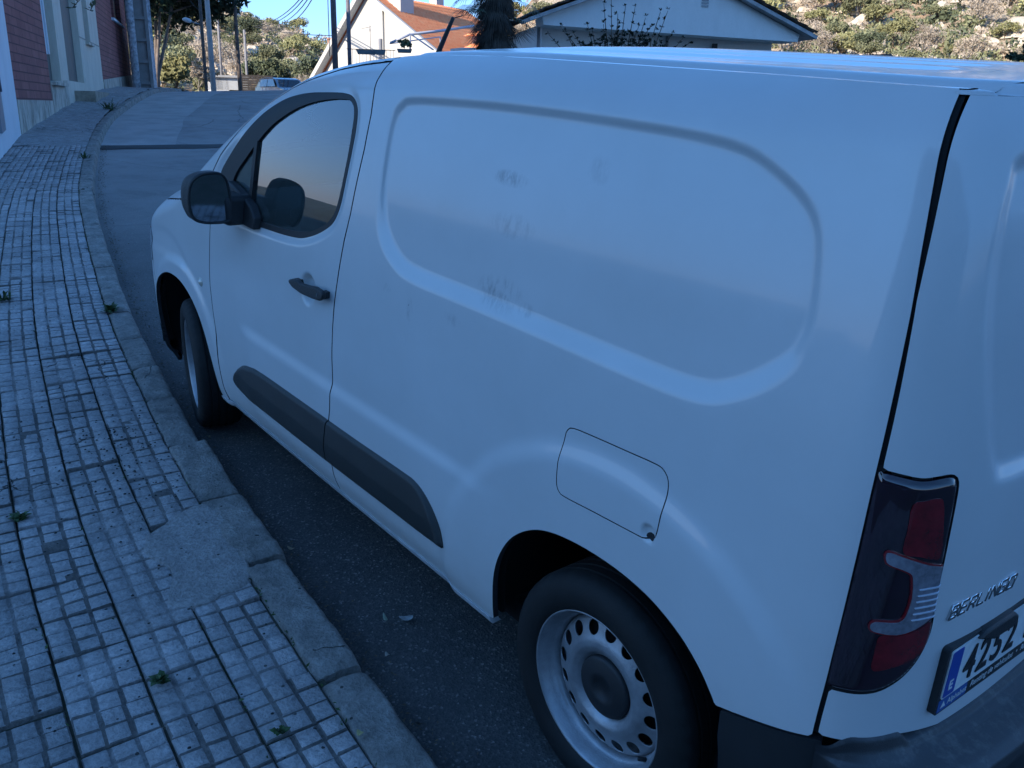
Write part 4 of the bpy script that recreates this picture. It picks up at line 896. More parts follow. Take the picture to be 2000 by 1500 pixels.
def wp(name,boxes,m,parent,uv=False,label=None):
    b=MB()
    for q in boxes: wbox(b,*q)
    o=fixn(obj(name,b,m,parent)); 
    if uv: wall_uv(o)
    if label:o['label']=label
    return o
TOP=8.4
wp('brick_wall',[(.0,3.28,.52,TOP,0,.6)],BRK,bh_,True); wp('brick_wall',[(11.62,15.7,1.02,TOP,0,.6),(15.7,18.6,1.15,3.0,0,.6),(15.7,18.6,5.0,TOP,0,.6),(18.6,20.4,1.2,TOP,0,.6)],BRK,bh_,True)
# sloping plinths
b=MB()
for s0,s1,a0,a1 in ((.0,3.28,.52,.52),(11.62,20.4,1.10,1.48)):
    b=MB(); V=[wallpt(s,h,o) for s,ht in ((s0,a0),(s1,a1)) for o in (-.03,.55) for h in (-.5,ht)]; b.add(V,[(0,1,3,2),(4,6,7,5),(0,4,5,1),(2,3,7,6),(0,2,6,4),(1,5,7,3)]); fixn(obj('plinth',b,PLIN,bh_))
b=MB(); V=[wallpt(s,h,o) for s,ht in ((3.28,.86),(5.3,.93)) for o in (-.02,.55) for h in (-.5,ht)]; b.add(V,[(0,1,3,2),(4,6,7,5),(0,4,5,1),(2,3,7,6),(0,2,6,4),(1,5,7,3)])
fixn(obj('plinth',b,PLIN,bh_))
wp('bay_wall',[(4.62,5.62,.9,TOP,.0,.6),(3.28,4.62,4.6,TOP,0,.6),(5.62,7.9,4.4,TOP,0,.6),(5.3,8.1,-.4,.93,-.01,.6),(7.9,8.95,.9,TOP,0,.6),(8.95,9.85,-.4,1.90,0,.6),(8.95,9.85,4.3,TOP,0,.6),(9.85,11.62,.9,TOP,0,.6),(8.1,11.62,-.4,1.05,-.005,.6)],CREAM,bh_)
wi=wp('window',[(3.28,4.62,.86,4.6,.16,.25)],SHUT,bh_,label='tall narrow grey shuttered window beside the brick')
wp('sill',[(3.30,4.75,.80,.86,-.10,.2)],PLIN,wi)
b=MB(); wbox(b,3.35,3.50,1.35,4.6,.02,.10); wbox(b,3.52,3.60,1.35,4.6,-.01,.12); fixn(obj('window_frame',b,WHITEW,wi))
dr=wp('door',[(5.95,7.9,.93,4.4,.14,.25)],SHUT,bh_,label='tall plain grey metal door up a step'); wp('door_frame',[(5.62,5.95,.93,4.4,.06,.3)],DK,dr)
w2_=wp('window',[(8.95,9.85,1.90,4.3,.14,.25)],SHUT,bh_,label='narrow grey window with a small sill'); wp('sill',[(8.88,9.95,1.84,1.90,-.08,.2)],PLIN,w2_)
w3_=wp('window',[(15.7,18.6,3.0,5.0,.14,.25)],DK,bh_,label='dark window high in the farther brick wall'); wp('sill',[(15.5,18.8,2.93,3.0,-.08,.2)],WHITEW,w3_); wp('mullion',[(16.9,17.1,3.0,5.0,.05,.2)],BRK,w3_,True)
wp('doorstep',[(6.1,8.7,-.2,.74,-.42,-.01)],mat('step_stone',(.27,.24,.19),.85,var=.3,vscale=6,bump=.4),bh_)
LG=mat('line_grey',(.30,.29,.25),.8); wp('moulding_line',[(7.9,8.95,1.93,1.955,-.008,0)],LG,bh_); wp('moulding_line',[(9.85,11.62,1.93,1.955,-.008,0)],LG,bh_)
wp('side_wall',[(-.02,.3,-.5,TOP,.6,9),(20.1,20.4,-.8,TOP,.6,9),(-.02,20.4,TOP,TOP+.25,-.35,9)],CREAM,bh_)
# white-painted house nearer the camera
w0=RG@np.array([-9.,4.9,.1]); w1_=RG@np.array([4.,3.05,.1]); w2p=RG@np.array([9.9,.98,.1]); w3p=RG@np.array([11.9,.04,.1]); w4p=wallpt(-.03,0,-.02)
pts_=[w0,w1_,w2p,w3p,w4p]; b=MB()
for p,q in zip(pts_[:-1],pts_[1:]):
    d=(q-p); d[2]=0; L=np.hypot(*d[:2]); d/=L; nn=np.array([-d[1],d[0],0])*.4; V=[]
    for base in (p,q):
        for o_ in (0,1):
            for h in (-.6,-.1 if (p is pts_[0] or p is pts_[1]) else 8.2): V.append(np.array([base[0],base[1],0])+nn*o_+np.array([0,0,min(p[2],q[2])+h if h<0 else h+1]))
    b.add(V,[(0,1,3,2),(4,6,7,5),(0,4,5,1),(2,3,7,6),(0,2,6,4),(1,5,7,3)])
wh=empty('white_house'); tag(wh,'pale blue-white rendered house at the left edge of the street','house'); fixn(obj('wall',b,WHITEW,wh))
b=MB(); 
pa,pb=w3p,w4p; 
def wq(t,h,o): 
    d=pb-pa; d2=d.copy(); d2[2]=0; d2/=np.linalg.norm(d2); n_=np.array([-d2[1],d2[0],0]); return pa+d*t-n_*o+np.array([0,0,h])
V=[wq(t,h,o) for t in (.10,.26) for o in (0,.035) for h in (.30,1.6)]; b.add(V,[(0,1,3,2),(4,6,7,5),(0,4,5,1),(2,3,7,6),(0,2,6,4),(1,5,7,3)])
fixn(obj('meter_box',b,mat('meter_grey',(.20,.22,.25),.5),wh))
b=MB(); b.tube([wq(.20,.8,.05),wq(.15,1.4,.05),wq(.13,2.6,.05)],.022,6); obj('conduit',b,mat('conduit_grey',(.10,.12,.16),.6),wh)
# unseen house added behind the camera, kept low to brighten the van's rear
b=MB(); b.box(-44,-26,-22,-11,-3,4.5); 
o=empty('added_rear_house'); tag(o,'unseen cream house added behind the camera across the street','house'); fixn(obj('wall',b,CREAM,o))
# ------------------------------------------------------------------ ground and hill
def terr(az,r):
    """height of natural ground (world) at azimuth az (deg), range r from the camera"""
    E=smooth_interp(-az,[-60,5,10,15,17.5,20.98,23.5,25.5,27.8,30,33,36,39,42,48,56,70,100],[11,11,9,7.4,6.5,5.6,4.75,4.35,3.5,3.0,3.0,3.4,5.2,8.5,11,13,14,12])
    r1=np.where(-az>37,200.,210.); r0=np.where(-az>37,52.,60.); t=np.clip((r-r0)/(r1-r0),0,1)
    base=np.where(-az>37,-1.0,-.6)
    e0=np.degrees(np.arctan2(base-1.66,r0)); el=e0+(E-e0)*(1-(1-t)**1.7)
    z=1.66+np.minimum(r,r1)*np.tan(np.radians(el)); z=np.where(r>r1,z-(r-r1)*.25,z)
    z=np.where(r<r0,base,z)
    x=CW[0]+r*np.cos(np.radians(az)); y=CW[1]+r*np.sin(np.radians(az))
    z=z+np.where(r>r0,1.,0.)*np.clip((r-r0)/25,0,1)*(2.2*vnoise(x,y,.06,31)+1.0*vnoise(x,y,.17,32)+.4*vnoise(x,y,.5,33))
    return z
def hill_mat():
    m=mat('dry_hillside',(.4,.3,.2),.95); g=NG(m); tc=g.new('TexCoord').outputs['Object']
    a=g.noise(tc,.09,5,.65); b_=g.noise(tc,.8,6,.7); c=g.noise(tc,3.5,5,.7)
    col=g.ramp(b_,[(.3,(.34,.28,.19)),(.45,(.52,.41,.28)),(.58,(.68,.58,.45)),(.72,(.74,.68,.58))])
    col=g.mixc(g.ramp(a,[(.5,0.),(.62,.7)]),col,(.50,.26,.12)); col=g.mixc(g.ramp(c,[(.38,.5),(.5,0.)]),col,(.22,.20,.12))
    g.lk(col,g.b.inputs['Base Color']); g.lk(g.bump(g.math('ADD',b_,c),1.,.5),g.b.inputs['Normal']); return m
HILL=hill_mat()
az_=np.linspace(2,-110,260); rr_=np.concatenate([np.linspace(45,215,190),np.linspace(220,480,20)])
Az,Rr=np.meshgrid(az_,rr_,indexing='ij'); Z=terr(Az,Rr); V=np.stack([CW[0]+Rr*np.cos(np.radians(Az)),CW[1]+Rr*np.sin(np.radians(Az)),Z],-1).reshape(-1,3); n,k=Az.shape
i,j=np.meshgrid(np.arange(n-1),np.arange(k-1),indexing='ij'); i=i.ravel();j=j.ravel()
hill=obj('hillside',npmesh('h',V,np.stack([i*k+j,(i+1)*k+j,(i+1)*k+j+1,i*k+j+1],1),True),HILL); fixn(hill); tag(hill,kind='structure')
if sum(p.normal.z for p in hill.data.polygons)<0: hill.data.flip_normals()
# unseen hills added on the left for their reflection in the cab glass
Az,Rr=np.meshgrid(np.linspace(2,64,90),np.concatenate([np.linspace(90,260,40),[300,360,420]]),indexing='ij'); n,k=Az.shape
Zf=-4+(7+3*vnoise(Az,Az*0,.12,61))*sst((Rr-90)/150)+1.2*vnoise(Az*2,Rr,.05,62)
V=np.stack([CW[0]+Rr*np.cos(np.radians(Az)),CW[1]+Rr*np.sin(np.radians(Az)),Zf],-1).reshape(-1,3); i,j=np.meshgrid(np.arange(n-1),np.arange(k-1),indexing='ij'); i=i.ravel();j=j.ravel()
ADDED_SLOPE=mat('added_slope',(.030,.045,.036),.95,var=.4,vscale=.15,bump=.6,bscale=.5)
fh=obj('reflected_hills',npmesh('h',V,np.stack([i*k+j,i*k+j+1,(i+1)*k+j+1,(i+1)*k+j],1),True),ADDED_SLOPE); tag(fh,kind='structure')
# unseen steep ridge added on the left, shaped to shade the street
xs=np.linspace(-260,75,90); ys=np.linspace(60,230,60); X,Y=np.meshgrid(xs,ys,indexing='ij')
Hh=86*sst((Y-62)/62)*sst((230-Y)/70)*sst((30-X)/30)*(1+.03*vnoise(X,Y,.05,51))+2.5*vnoise(X,Y,.12,52)-3
n,k=X.shape; i,j=np.meshgrid(np.arange(n-1),np.arange(k-1),indexing='ij'); i=i.ravel();j=j.ravel()
shade_ridge=obj('ridge',npmesh('r',np.stack([X,Y,Hh],-1).reshape(-1,3),np.stack([i*k+j,(i+1)*k+j,(i+1)*k+j+1,i*k+j+1],1),True),ADDED_SLOPE); tag(shade_ridge,kind='structure')
# the plain ground sheet out to the horizon, following the street's slope near the van
xs=np.concatenate([[-3000,-800,-200,-60],np.linspace(-40,60,90),[90,200,800,3000]]); X,Y=np.meshgrid(xs,xs,indexing='ij')
def gz(X,Y):
    x=X; t=np.clip(x,-40,60); z=.0698*np.clip(t,-40,24)-.0432*np.clip(Y,-12,14)-.25-.10*np.clip(t-24,0,30); return np.where((np.abs(X)>60)|(np.abs(Y)>60),-3.0,np.where(np.abs(X)>40,z-.0,z))
V=np.stack([X,Y,gz(X,Y)],-1).reshape(-1,3); n=len(xs); i,j=np.meshgrid(np.arange(n-1),np.arange(n-1),indexing='ij'); i=i.ravel();j=j.ravel()
gr=obj('ground',npmesh('g',V,np.stack([i*n+j,(i+1)*n+j,(i+1)*n+j+1,i*n+j+1],1),True),mat('dry_ground',(.05,.06,.05),.95,var=.3,vscale=.5,bump=.5,bscale=6)); tag(gr,kind='structure')
# ------------------------------------------------------------------ vegetation
def leaf_mat(name,c,c2,vs=.6):
    m=mat(name,c,.75,spec=.2); g=NG(m); tc=g.new('TexCoord').outputs['Object']; oi=g.new('ObjectInfo')
    col=g.ramp(g.noise(tc,vs,4,.7),[(.32,c2),(.68,c)]); h=g.new('HueSaturation'); g.lk(col,h.inputs['Color']); g.lk(g.math('ADD',g.math('MULTIPLY',oi.outputs['Random'],.6),.7),h.inputs['Value']); g.lk(h.outputs[0],g.b.inputs['Base Color']); return m
OLIVE=leaf_mat('olive_foliage',(.26,.265,.15),(.15,.16,.09)); DARKG=leaf_mat('dark_foliage',(.13,.155,.09),(.07,.085,.055)); YEL=leaf_mat('yellow_green_foliage',(.38,.37,.18),(.24,.24,.12)); DRY=leaf_mat('dry_twigs',(.50,.425,.335),(.34,.285,.23)); BARK=mat('bark',(.16,.12,.09),.9,var=.4,vscale=4,bump=.5); PALE=mat('pale_bark',(.34,.31,.27),.9,var=.2,vscale=4)
def crown_mesh(nclump,nleaf,size,rr,h,rad,flat=.75,trunk=True,twiggy=False):
    """clumps of leaf cards; unit: metres"""
    cs=[]
    for _ in range(nclump):
        a=rr.uniform(0,6.283); q=rad*math.sqrt(rr.random())*.85; z=h*(1-.55*rr.random()**1.4*(.5+.5*q/rad)); cs.append((q*math.cos(a),q*math.sin(a),z*(1-.25*(q/rad)**2),rad*(.28+.22*rr.random())))
    c=np.array(cs); k=rr.integers(0,nclump,nleaf); d=rr.normal(size=(nleaf,3)); d/=np.linalg.norm(d,axis=1)[:,None]; q=rr.random(nleaf)**(.4)
    P=c[k,:3]+d*(c[k,3]*q)[:,None]*np.array([1,1,flat]); P[:,2]=np.maximum(P[:,2],.05)
    u=rr.normal(size=(nleaf,3)); u/=np.linalg.norm(u,axis=1)[:,None]; w_=np.cross(u,rr.normal(size=(nleaf,3))); w_/=np.linalg.norm(w_,axis=1)[:,None]+1e-9
    s=size*(.5+rr.random(nleaf))[:,None]; asp=.22 if twiggy else .6
    V=np.stack([P-u*s,P+w_*s*asp,P+u*s,P-w_*s*asp],1).reshape(-1,3); F=np.arange(nleaf*4).reshape(-1,4)
    return V,F,c
def tree_proto(kind,seed,h,rad,ncl,nl,size,lm,bm_,twiggy=False,lean=0.):
    rr=np.random.default_rng(seed); V,F,c=crown_mesh(ncl,nl,size,rr,h,rad,twiggy=twiggy); 
    root=empty(kind); cr=obj('crown',npmesh('c',V,F),lm,root); b=MB(); z0=h*.38
    b.tube([(0,0,-.6),(lean*.4,.03*h,z0*.5),(lean,.02*h,z0)],[.055*h*.6,.04*h*.6,.03*h*.6],7)
    for q in c[:7]: b.tube([(lean*.9,.02*h,z0*.85),((q[0]+lean)*.5,q[1]*.5,(q[2]+z0)*.5),tuple(q[:3])],[.024*h*.6,.015*h*.6,.006*h*.6],5)
    obj('trunk',b,bm_,root); return root
def place_copy(proto,loc,rz,sc):
    r=proto.copy(); SC.collection.objects.link(r); r.location=[float(v) for v in loc]; r.rotation_euler=(0,0,rz); r.scale=(sc,sc,sc*random.uniform(.85,1.15))
    for ch in proto.children:
        c=ch.copy(); SC.collection.objects.link(c); c.parent=r
    return r
KINDS=[('olive_shrub',tree_proto('hill_shrub',1,2.4,1.6,14,1500,.12,OLIVE,BARK),'rounded olive green shrub growing on the dry hillside','shrub','olive green shrubs on the hillside'),
 ('dark',tree_proto('hill_tree',2,3.6,2.0,18,2000,.13,DARKG,BARK),'dark green bushy tree growing on the dry hillside','tree','dark green trees on the hillside'),
 ('yellow',tree_proto('hill_shrub',3,2.6,1.7,15,1600,.12,YEL,BARK),'yellow-green shrub growing on the dry hillside','shrub','yellow-green shrubs on the hillside'),
 ('dry',tree_proto('bare_shrub',4,2.6,1.9,18,1500,.15,DRY,PALE,True),'leafless greyish-mauve shrub on the dry hillside','shrub','leafless grey shrubs on the hillside'),
 ('dry2',tree_proto('bare_shrub',5,3.1,1.6,14,1100,.16,DRY,PALE,True,.5),'leafless greyish-mauve shrub on the dry hillside','shrub','leafless grey shrubs on the hillside')]
r5=np.random.default_rng(21); placed=[]
def visible_az():
    return None
cnt=[0]*5; tries=0
spots=[]
while len(spots)<275 and tries<30000:
    tries+=1
    if r5.random()<.60: az=r5.uniform(-69,-52.5); r=62+120*r5.random()**1.0
    elif r5.random()<.85: az=r5.uniform(-29.2,-15); r=66+142*r5.random()**1.0
    else: az=r5.uniform(-42,-37.5); r=r5.uniform(120,195)
    if any((math.radians(az-b)*(r+c)/2)**2+((r-c)*.6)**2<(1.0+r*.010)**2 for b,c in spots): continue
    spots.append((az,r))
for az,r in spots:
    k=int(r5.choice(5,p=[.33,.06,.26,.20,.15])); x=CW[0]+r*math.cos(R_(az)); y=CW[1]+r*math.sin(R_(az)); z=float(terr(np.array(az),np.array(r)))
    nm,pr,lab,cat_,grp=KINDS[k]; sc=r5.uniform(.6,1.05)*(1.0 if r<100 else 1.15); 
    if cnt[k]==0: pr.location=(x,y,z-.1); pr.rotation_euler=(0,0,r5.uniform(0,6)); pr.scale=(sc,)*3; o=pr
    else: o=place_copy(pr,(x,y,z-.15),r5.uniform(0,6.28),sc)
    cnt[k]+=1; tag(o,lab,cat_,grp)
# low scrub too dense to count
VV=[];FF=[[],[],[]]; rr=np.random.default_rng(33); Vs=[[],[],[]]
for n in range(2300):
    if rr.random()<.58: az=rr.uniform(-70,-52); r=55+142*rr.random()**.9
    elif rr.random()<.9: az=rr.uniform(-30,-12); r=62+146*rr.random()**.8
    else: az=rr.uniform(-43,-36); r=rr.uniform(110,195)
    x=CW[0]+r*math.cos(R_(az)); y=CW[1]+r*math.sin(R_(az)); z=float(terr(np.array(az),np.array(r))); k=int(rr.choice(3,p=[.50,.32,.18]))
    nl=int(60+rr.integers(0,60)); s=(.35+.6*rr.random())*(1+r/260); d=rr.normal(size=(nl,3)); d/=np.linalg.norm(d,axis=1)[:,None]; d*=(rr.random(nl)**.4)[:,None]
    P=np.array([x,y,z+.25*s])+d*s*np.array([1,1,.7]); u=rr.normal(size=(nl,3)); u/=np.linalg.norm(u,axis=1)[:,None]; w_=np.cross(u,rr.normal(size=(nl,3))); w_/=np.linalg.norm(w_,axis=1)[:,None]; q=s*(.14+.12*rr.random(nl))[:,None]
    Vs[k].append(np.stack([P-u*q,P+w_*q*.5,P+u*q,P-w_*q*.5],1).reshape(-1,3))
V=np.concatenate([np.concatenate(v) for v in Vs]); nq=[sum(len(a) for a in v)//4 for v in Vs]; me=npmesh('scrub',V,np.arange(len(V)).reshape(-1,4)); o=obj('hillside_scrub',me,[OLIVE,DRY,DARKG]); me.polygons.foreach_set('material_index',np.repeat([0,1,2],nq)); tag(o,'low scrub of grey-green bushes covering the dry hillside','scrub',kind='stuff')
# rocks
V=[];F=[]
for n in range(520):
    az=rr.uniform(-70,-52) if rr.random()<.6 else rr.uniform(-29,-14); r=rr.uniform(58 if az<-40 else 66,190); x=CW[0]+r*math.cos(R_(az)); y=CW[1]+r*math.sin(R_(az)); z=float(terr(np.array(az),np.array(r))); s=(.3+.6*rr.random()**2)*(1+r/160)
    b=len(V); 
    for zz,q in ((-.3,1.1),(.25,.9),(.6,.45)):
        for k in range(6): V.append((x+s*q*math.cos(k*1.047+.3*zz)*(.8+.4*rr.random()),y+s*q*math.sin(k*1.047)*(.8+.4*rr.random()),z+s*zz*(.7+.5*rr.random())))
    F+=[(b+i*6+k,b+i*6+(k+1)%6,b+(i+1)*6+(k+1)%6,b+(i+1)*6+k) for i in range(2) for k in range(6)]+[tuple(b+12+k for k in range(6))]
me=bpy.data.meshes.new('r'); me.from_pydata(V,[],F); o=fixn(obj('hillside_rocks',me,mat('pale_rock',(.55,.48,.39),.9,var=.25,vscale=1.5,bump=.6,bscale=4))); tag(o,'pale ochre rocks strewn over the hillside','rocks',kind='stuff')
def big_tree(u,v_base,R,h,rad,lm,bm_,name,label,seed,ncl=30,nl=9000,size=.22,zb=None,trunkh=.45,grp=None,twig=False,cat_='tree'):
    p=px(u,v_base,R); rr=np.random.default_rng(seed); V,F,c=crown_mesh(ncl,nl,size,rr,h,rad,.6,twiggy=twig); V=V[:]; root=empty(name,p); obj('crown',npmesh('c',V,F),lm,root); b=MB()
    z0=h*trunkh*.45; b.tube([(0,0,-1.5),(.1,.05,z0*.5),(.0,.1,z0)],[.035*h,.028*h,.022*h],8)
    for q in c[:12]: b.tube([(0,.1,z0*.95),(q[0]*.35,q[1]*.35,z0+(q[2]-z0)*.5),tuple(q[:3])],[.016*h,.011*h,.004*h],6)
    obj('trunk',b,bm_,root); tag(root,label,cat_,grp); return root
# big pine behind the left wall
PINE=leaf_mat('pine_needles',(.028,.050,.030),(.012,.022,.016),.4)
def pine(u,v,R,h,seed,label,trunks,crownz,rad,nl,cx=0.,name='pine_tree'):
    p=px(u,v,R); rr=np.random.default_rng(seed); root=empty(name,p); b=MB(); ends=[]
    for (dx,dy,hh) in trunks:
        b.tube([(0,0,-1.5),(dx*.12,dy*.12,.6),(dx*.45,dy*.45,hh*.45),(dx*.8,dy*.8,hh*.8),(dx,dy,hh)],[.10,.08,.06,.045,.03],8); ends.append((dx,dy,hh))
        for _ in range(7):
            t=rr.uniform(.55,1); a=rr.uniform(0,6.28); q=(dx*t+math.cos(a)*1.8,dy*t+math.sin(a)*1.8,hh*t+rr.uniform(.1,.8)); b.tube([(dx*t,dy*t,hh*t),q],[.05,.015],5); ends.append(q)
    obj('trunk',b,mat('pine_bark',(.17,.14,.125),.9,var=.3,vscale=4),root)
    E=np.array(ends); k=rr.integers(0,len(E),nl); d=rr.normal(size=(nl,3)); d/=np.linalg.norm(d,axis=1)[:,None]; P=E[k]+d*(rr.random(nl)**.45)[:,None]*np.array([rad,rad,rad*.62])+np.array([cx,0,crownz])
    cl=rr.normal(size=(240,3))*np.array([rad*1.3,rad*1.3,rad*.8])+E.mean(0); dd=np.linalg.norm(P[:,None]-cl[None,:80],axis=2).min(1); P=P[dd>.35]; nl=len(P)
    u_=rr.normal(size=(nl,3)); u_/=np.linalg.norm(u_,axis=1)[:,None]; w_=np.cross(u_,rr.normal(size=(nl,3))); w_/=np.linalg.norm(w_,axis=1)[:,None]; s=(.10+.12*rr.random(nl))[:,None]
    V=np.stack([P-u_*s,P+w_*s*.4,P+u_*s,P-w_*s*.4],1).reshape(-1,3); obj('crown',npmesh('c',V,np.arange(nl*4).reshape(-1,4)),PINE,root); tag(root,label,'tree'); return root
# directions in the picture: right = (sin,..) at az -18
rt=np.array([math.cos(R_(-108)),math.sin(R_(-108))])
def tr(dr,df,h): return (rt[0]*dr-rt[1]*df*0+df*math.cos(R_(-18)),rt[1]*dr+df*math.sin(R_(-18)),h)
pine(304,176,44,9,41,'large dark pine with forked pale trunks rising behind the white wall post',[tr(.5,0,5.4),tr(1.3,.5,4.6),tr(-.4,.3,6.2),tr(.9,-.4,6.3)],.25,1.65,26000)
pine(296,172,49,8,42,'darker pine standing close behind the forked pine',[tr(.3,0,6.0),tr(1.2,.3,4.6),tr(2.2,.5,5.6)],.2,1.5,13000)
big_tree(349,180,46,1.35,.85,YEL,BARK,'round_bush','sunlit round yellow-green bush at the crest of the street',43,16,5200,.11,trunkh=.2,cat_='bush')
big_tree(322,176,50,1.0,.5,OLIVE,BARK,'round_bush','small green bush just left of the round sunlit bush',44,10,2000,.10,trunkh=.2,cat_='bush')
big_tree(392,178,52,1.3,.8,DRY,PALE,'bare_bush','leafless grey bush right of the round sunlit bush',45,12,2400,.12,trunkh=.2,twig=True,cat_='bush')
big_tree(506,172,62,1.5,.95,DARKG,BARK,'dark_tree','dark tree behind the slatted fence beyond the crest',46,16,5200,.14,trunkh=.3)
big_tree(538,172,60,1.5,.8,DARKG,BARK,'dark_tree','dark tree directly above the parked car',47,14,4600,.14,trunkh=.3)
big_tree(1993,152,26,.8,.38,DARKG,BARK,'dark_bush','small dark leafy bush at the far right behind the van roof',48,8,1200,.05,trunkh=.2,cat_='bush')
# ------------------------------------------------------------------ poles, lamp, wires
WOOD=mat('weathered_pole',(.10,.08,.07),.9,var=.4,vscale=6,bump=.5); GREYP=mat('grey_pole',(.22,.22,.23),.8,var=.2,vscale=5); PALEW=mat('peeling_white_pole',(.42,.44,.47),.9,var=.45,vscale=9,bump=.6,bscale=20)
def pole(name,u,v,R,h,r,m,label,r2=None,grp='poles along the street',lean=(0,0)):
    p=px(u,v,R); p=p-np.array([0,0,1.2]); b=MB(); b.tube([(0,0,0),(lean[0]*.5,lean[1]*.5,h*.5+.6),(lean[0],lean[1],h+1.2)],[r,(r+(r2 or r*.75))/2,r2 or r*.75],12); o=obj(name,b,m); o.location=[float(c) for c in p]; tag(o,label,'pole',grp); return p
pole('utility_pole',267,165,32.5,9,.125,PALEW,'peeling white wooden pole standing against the brick house',.12)
# concrete pole with a ladder of recesses
p=px(283,168,32.8); b=MB(); Hc=9.; wb,wt=.24,.20
for s in (-1,1): b.add([(s*wb-.05,-.13,-1),(s*wb+.05,-.13,-1),(s*wb+.05,.13,-1),(s*wb-.05,.13,-1),(s*wt-.05,-.1,Hc),(s*wt+.05,-.1,Hc),(s*wt+.05,.1,Hc),(s*wt-.05,.1,Hc)],[(0,3,2,1),(4,5,6,7),(0,1,5,4),(1,2,6,5),(2,3,7,6),(3,0,4,7)])
b.box(-.20,.20,-.03,.03,-1,Hc)
for i in range(14): z=.05+i*.66; b.box(-.23,.23,-.11,.11,z,z+.10)
o=fixn(obj('concrete_pole',b,mat('pole_concrete',(.26,.245,.235),.85,var=.15,vscale=3,bump=.3))); o.location=[float(c) for c in p]; o.rotation_euler=(0,0,R_(-18-90+180)); tag(o,'tan concrete pole with a ladder of recesses beside the white wooden pole','pole','poles along the street')
# garden wall beyond
b=MB(); pA=px(291,168,33.2); pB=px(305,168,36.5)
V=[]
for q,hh in ((pA,3.6),(px(299,168,34.8),2.35),(pB,1.35)):
    for h in (-1.2,hh):
        for o_ in (0,.22): V.append((q[0]+o_*.9,q[1]+o_*.3,q[2]+h))
b.add(V,[(0,4,6,2),(4,8,10,6),(1,3,7,5),(5,7,11,9),(2,6,7,3),(6,10,11,7),(0,2,3,1),(8,9,11,10)])
o=fixn(obj('garden_wall',b,PALEW)); tag(o,'rough whitewashed garden wall sloping down beside the concrete pole','wall')
b=MB(); q=px(296,168,36.8); b.box(q[0]-.16,q[0]+.16,q[1]-.16,q[1]+.16,q[2]-1,q[2]+3.0); b.box(q[0]-.2,q[0]+.2,q[1]-.2,q[1]+.2,q[2]+3.0,q[2]+3.12); o=obj('gate_pillar',b,PALEW); tag(o,'white square gate pillar with a cap behind the garden wall','pillar')
lp=pole('lattice_pole',404,182,38,3.6,.06,WOOD,'dark pole carrying the street lamp arm',.06)
p=px(403,182,38); b=MB(); top=px(391,47,38); tip=px(357,39,38); b.tube([top,px(380,45,38),px(372,41,38)],[.03,.03,.035],8); 
lampo=obj('lamp_arm',b,GREYP); V=[]; 
b=MB(); b.tube([px(374,42,38),px(369,40.3,38),px(362,38.3,38),px(356,37,38)],[.05,.085,.09,.03],10); hd2=obj('lamp_head',b,mat('lamp_shell',(.55,.58,.6),.4))
sl_=empty('street_lamp',tuple(top)); 
for o in (lampo,hd2): 
    o.parent=sl_; o.data.transform(Matrix.Translation(-Vector([float(c) for c in top])))
tag(sl_,'pale street lamp on a curved arm reaching left from the dark pole','street lamp')
pole('utility_pole',418,184,40,4.7,.115,mat('pale_pole_concrete',(.34,.33,.32),.8,var=.15,vscale=5),'thick grey concrete pole right of the lamp pole',.09)
pole('utility_pole',434,160,66,5.2,.09,GREYP,'thin grey pole in front of the hill between two thicker poles',.07)
pole('utility_pole',470,184,44,4.4,.10,WOOD,'dark wooden pole with its top against the sky',.075)
pole('utility_pole',483,156,60,2.9,.085,GREYP,'short thin pole just right of the dark wooden pole',.07)
pole('utility_pole',655,125,38,5.5,.115,mat('brown_pole',(.13,.10,.10),.9,var=.3,vscale=5),'thick brown pole in front of the orange-roofed house',.105)
pole('utility_pole',683,120,40,5.5,.085,mat('violet_grey_pole',(.17,.16,.19),.8,var=.2,vscale=5),'slimmer violet-grey pole in front of the orange-roofed house',.08)
WIRE=mat('wire',(.03,.03,.035),.7)
def wire(P,r,label):
    b=MB(); b.tube(P,r,5,False); o=obj('overhead_wire',b,WIRE); tag(o,label,'wire','overhead wires')
def sag(a,c,m,n=12):
    a,c,m=map(np.array,(a,c,m)); return [(1-t)**2*a+2*t*(1-t)*m+t*t*c for t in np.linspace(0,1,n)]
for i,(u0,v0,u1,v1,mu,mv) in enumerate([(494,52,600,-20,555,44),(500,54,606,-20,562,48),(512,58,612,-20,575,50),(530,62,618,-20,590,48)]):
    wire(sag(px(u0,v0,120),px(u1,v1,45),px(mu,mv,75)),.028,['lowest-left','second','third','rightmost'][i]+' of the four sagging wires crossing the blue sky')
wire(sag(px(500,53,120),px(905,30,60),px(700,98,75)),.035,'single wire running low from the hill across to the white gable'); wire([px(640,-10,50),px(644,110,50)],.022,'thin upright wire left of the thick brown pole')
wire(sag(px(368,-5,38),px(391,20,38),px(378,14,38)),.012,'wire coming down to the lamp pole from the pine')
# ------------------------------------------------------------------ small buildings past the crest
GW=plaster('garage_paint',(.60,.62,.64),(.35,.35,.36),.3)
def facing(u,v,R):
    p=px(u,v,R); a=math.atan2(p[1]-CW[1],p[0]-CW[0]); return p,a
def framed(name,u,v,R,turn=0.):
    """an Empty whose local +Y looks away from the camera and +X to the right"""
    p,a=facing(u,v,R); e=empty(name,p,a-math.pi/2+turn); return e
ga=framed('garage',447,190,58,R_(8)); tag(ga,'small white flat-roofed garage with a dark door beyond the crest','garage')
b=MB(); b.box(-.80,.05,0,4,-1,1.12); b.box(-.80,1.0,.0,4,.42,1.12); b.box(.95,1.15,0,4,-1,1.12); obj('wall',b,GW,ga); b=MB(); b.box(-.95,1.2,-.15,4.1,1.12,1.25); obj('roof',b,plaster('garage_roof',(.45,.45,.45),(.3,.3,.3),.3),ga); b=MB(); b.box(.05,.95,.12,.2,-1,.42); obj('door',b,DK,ga)
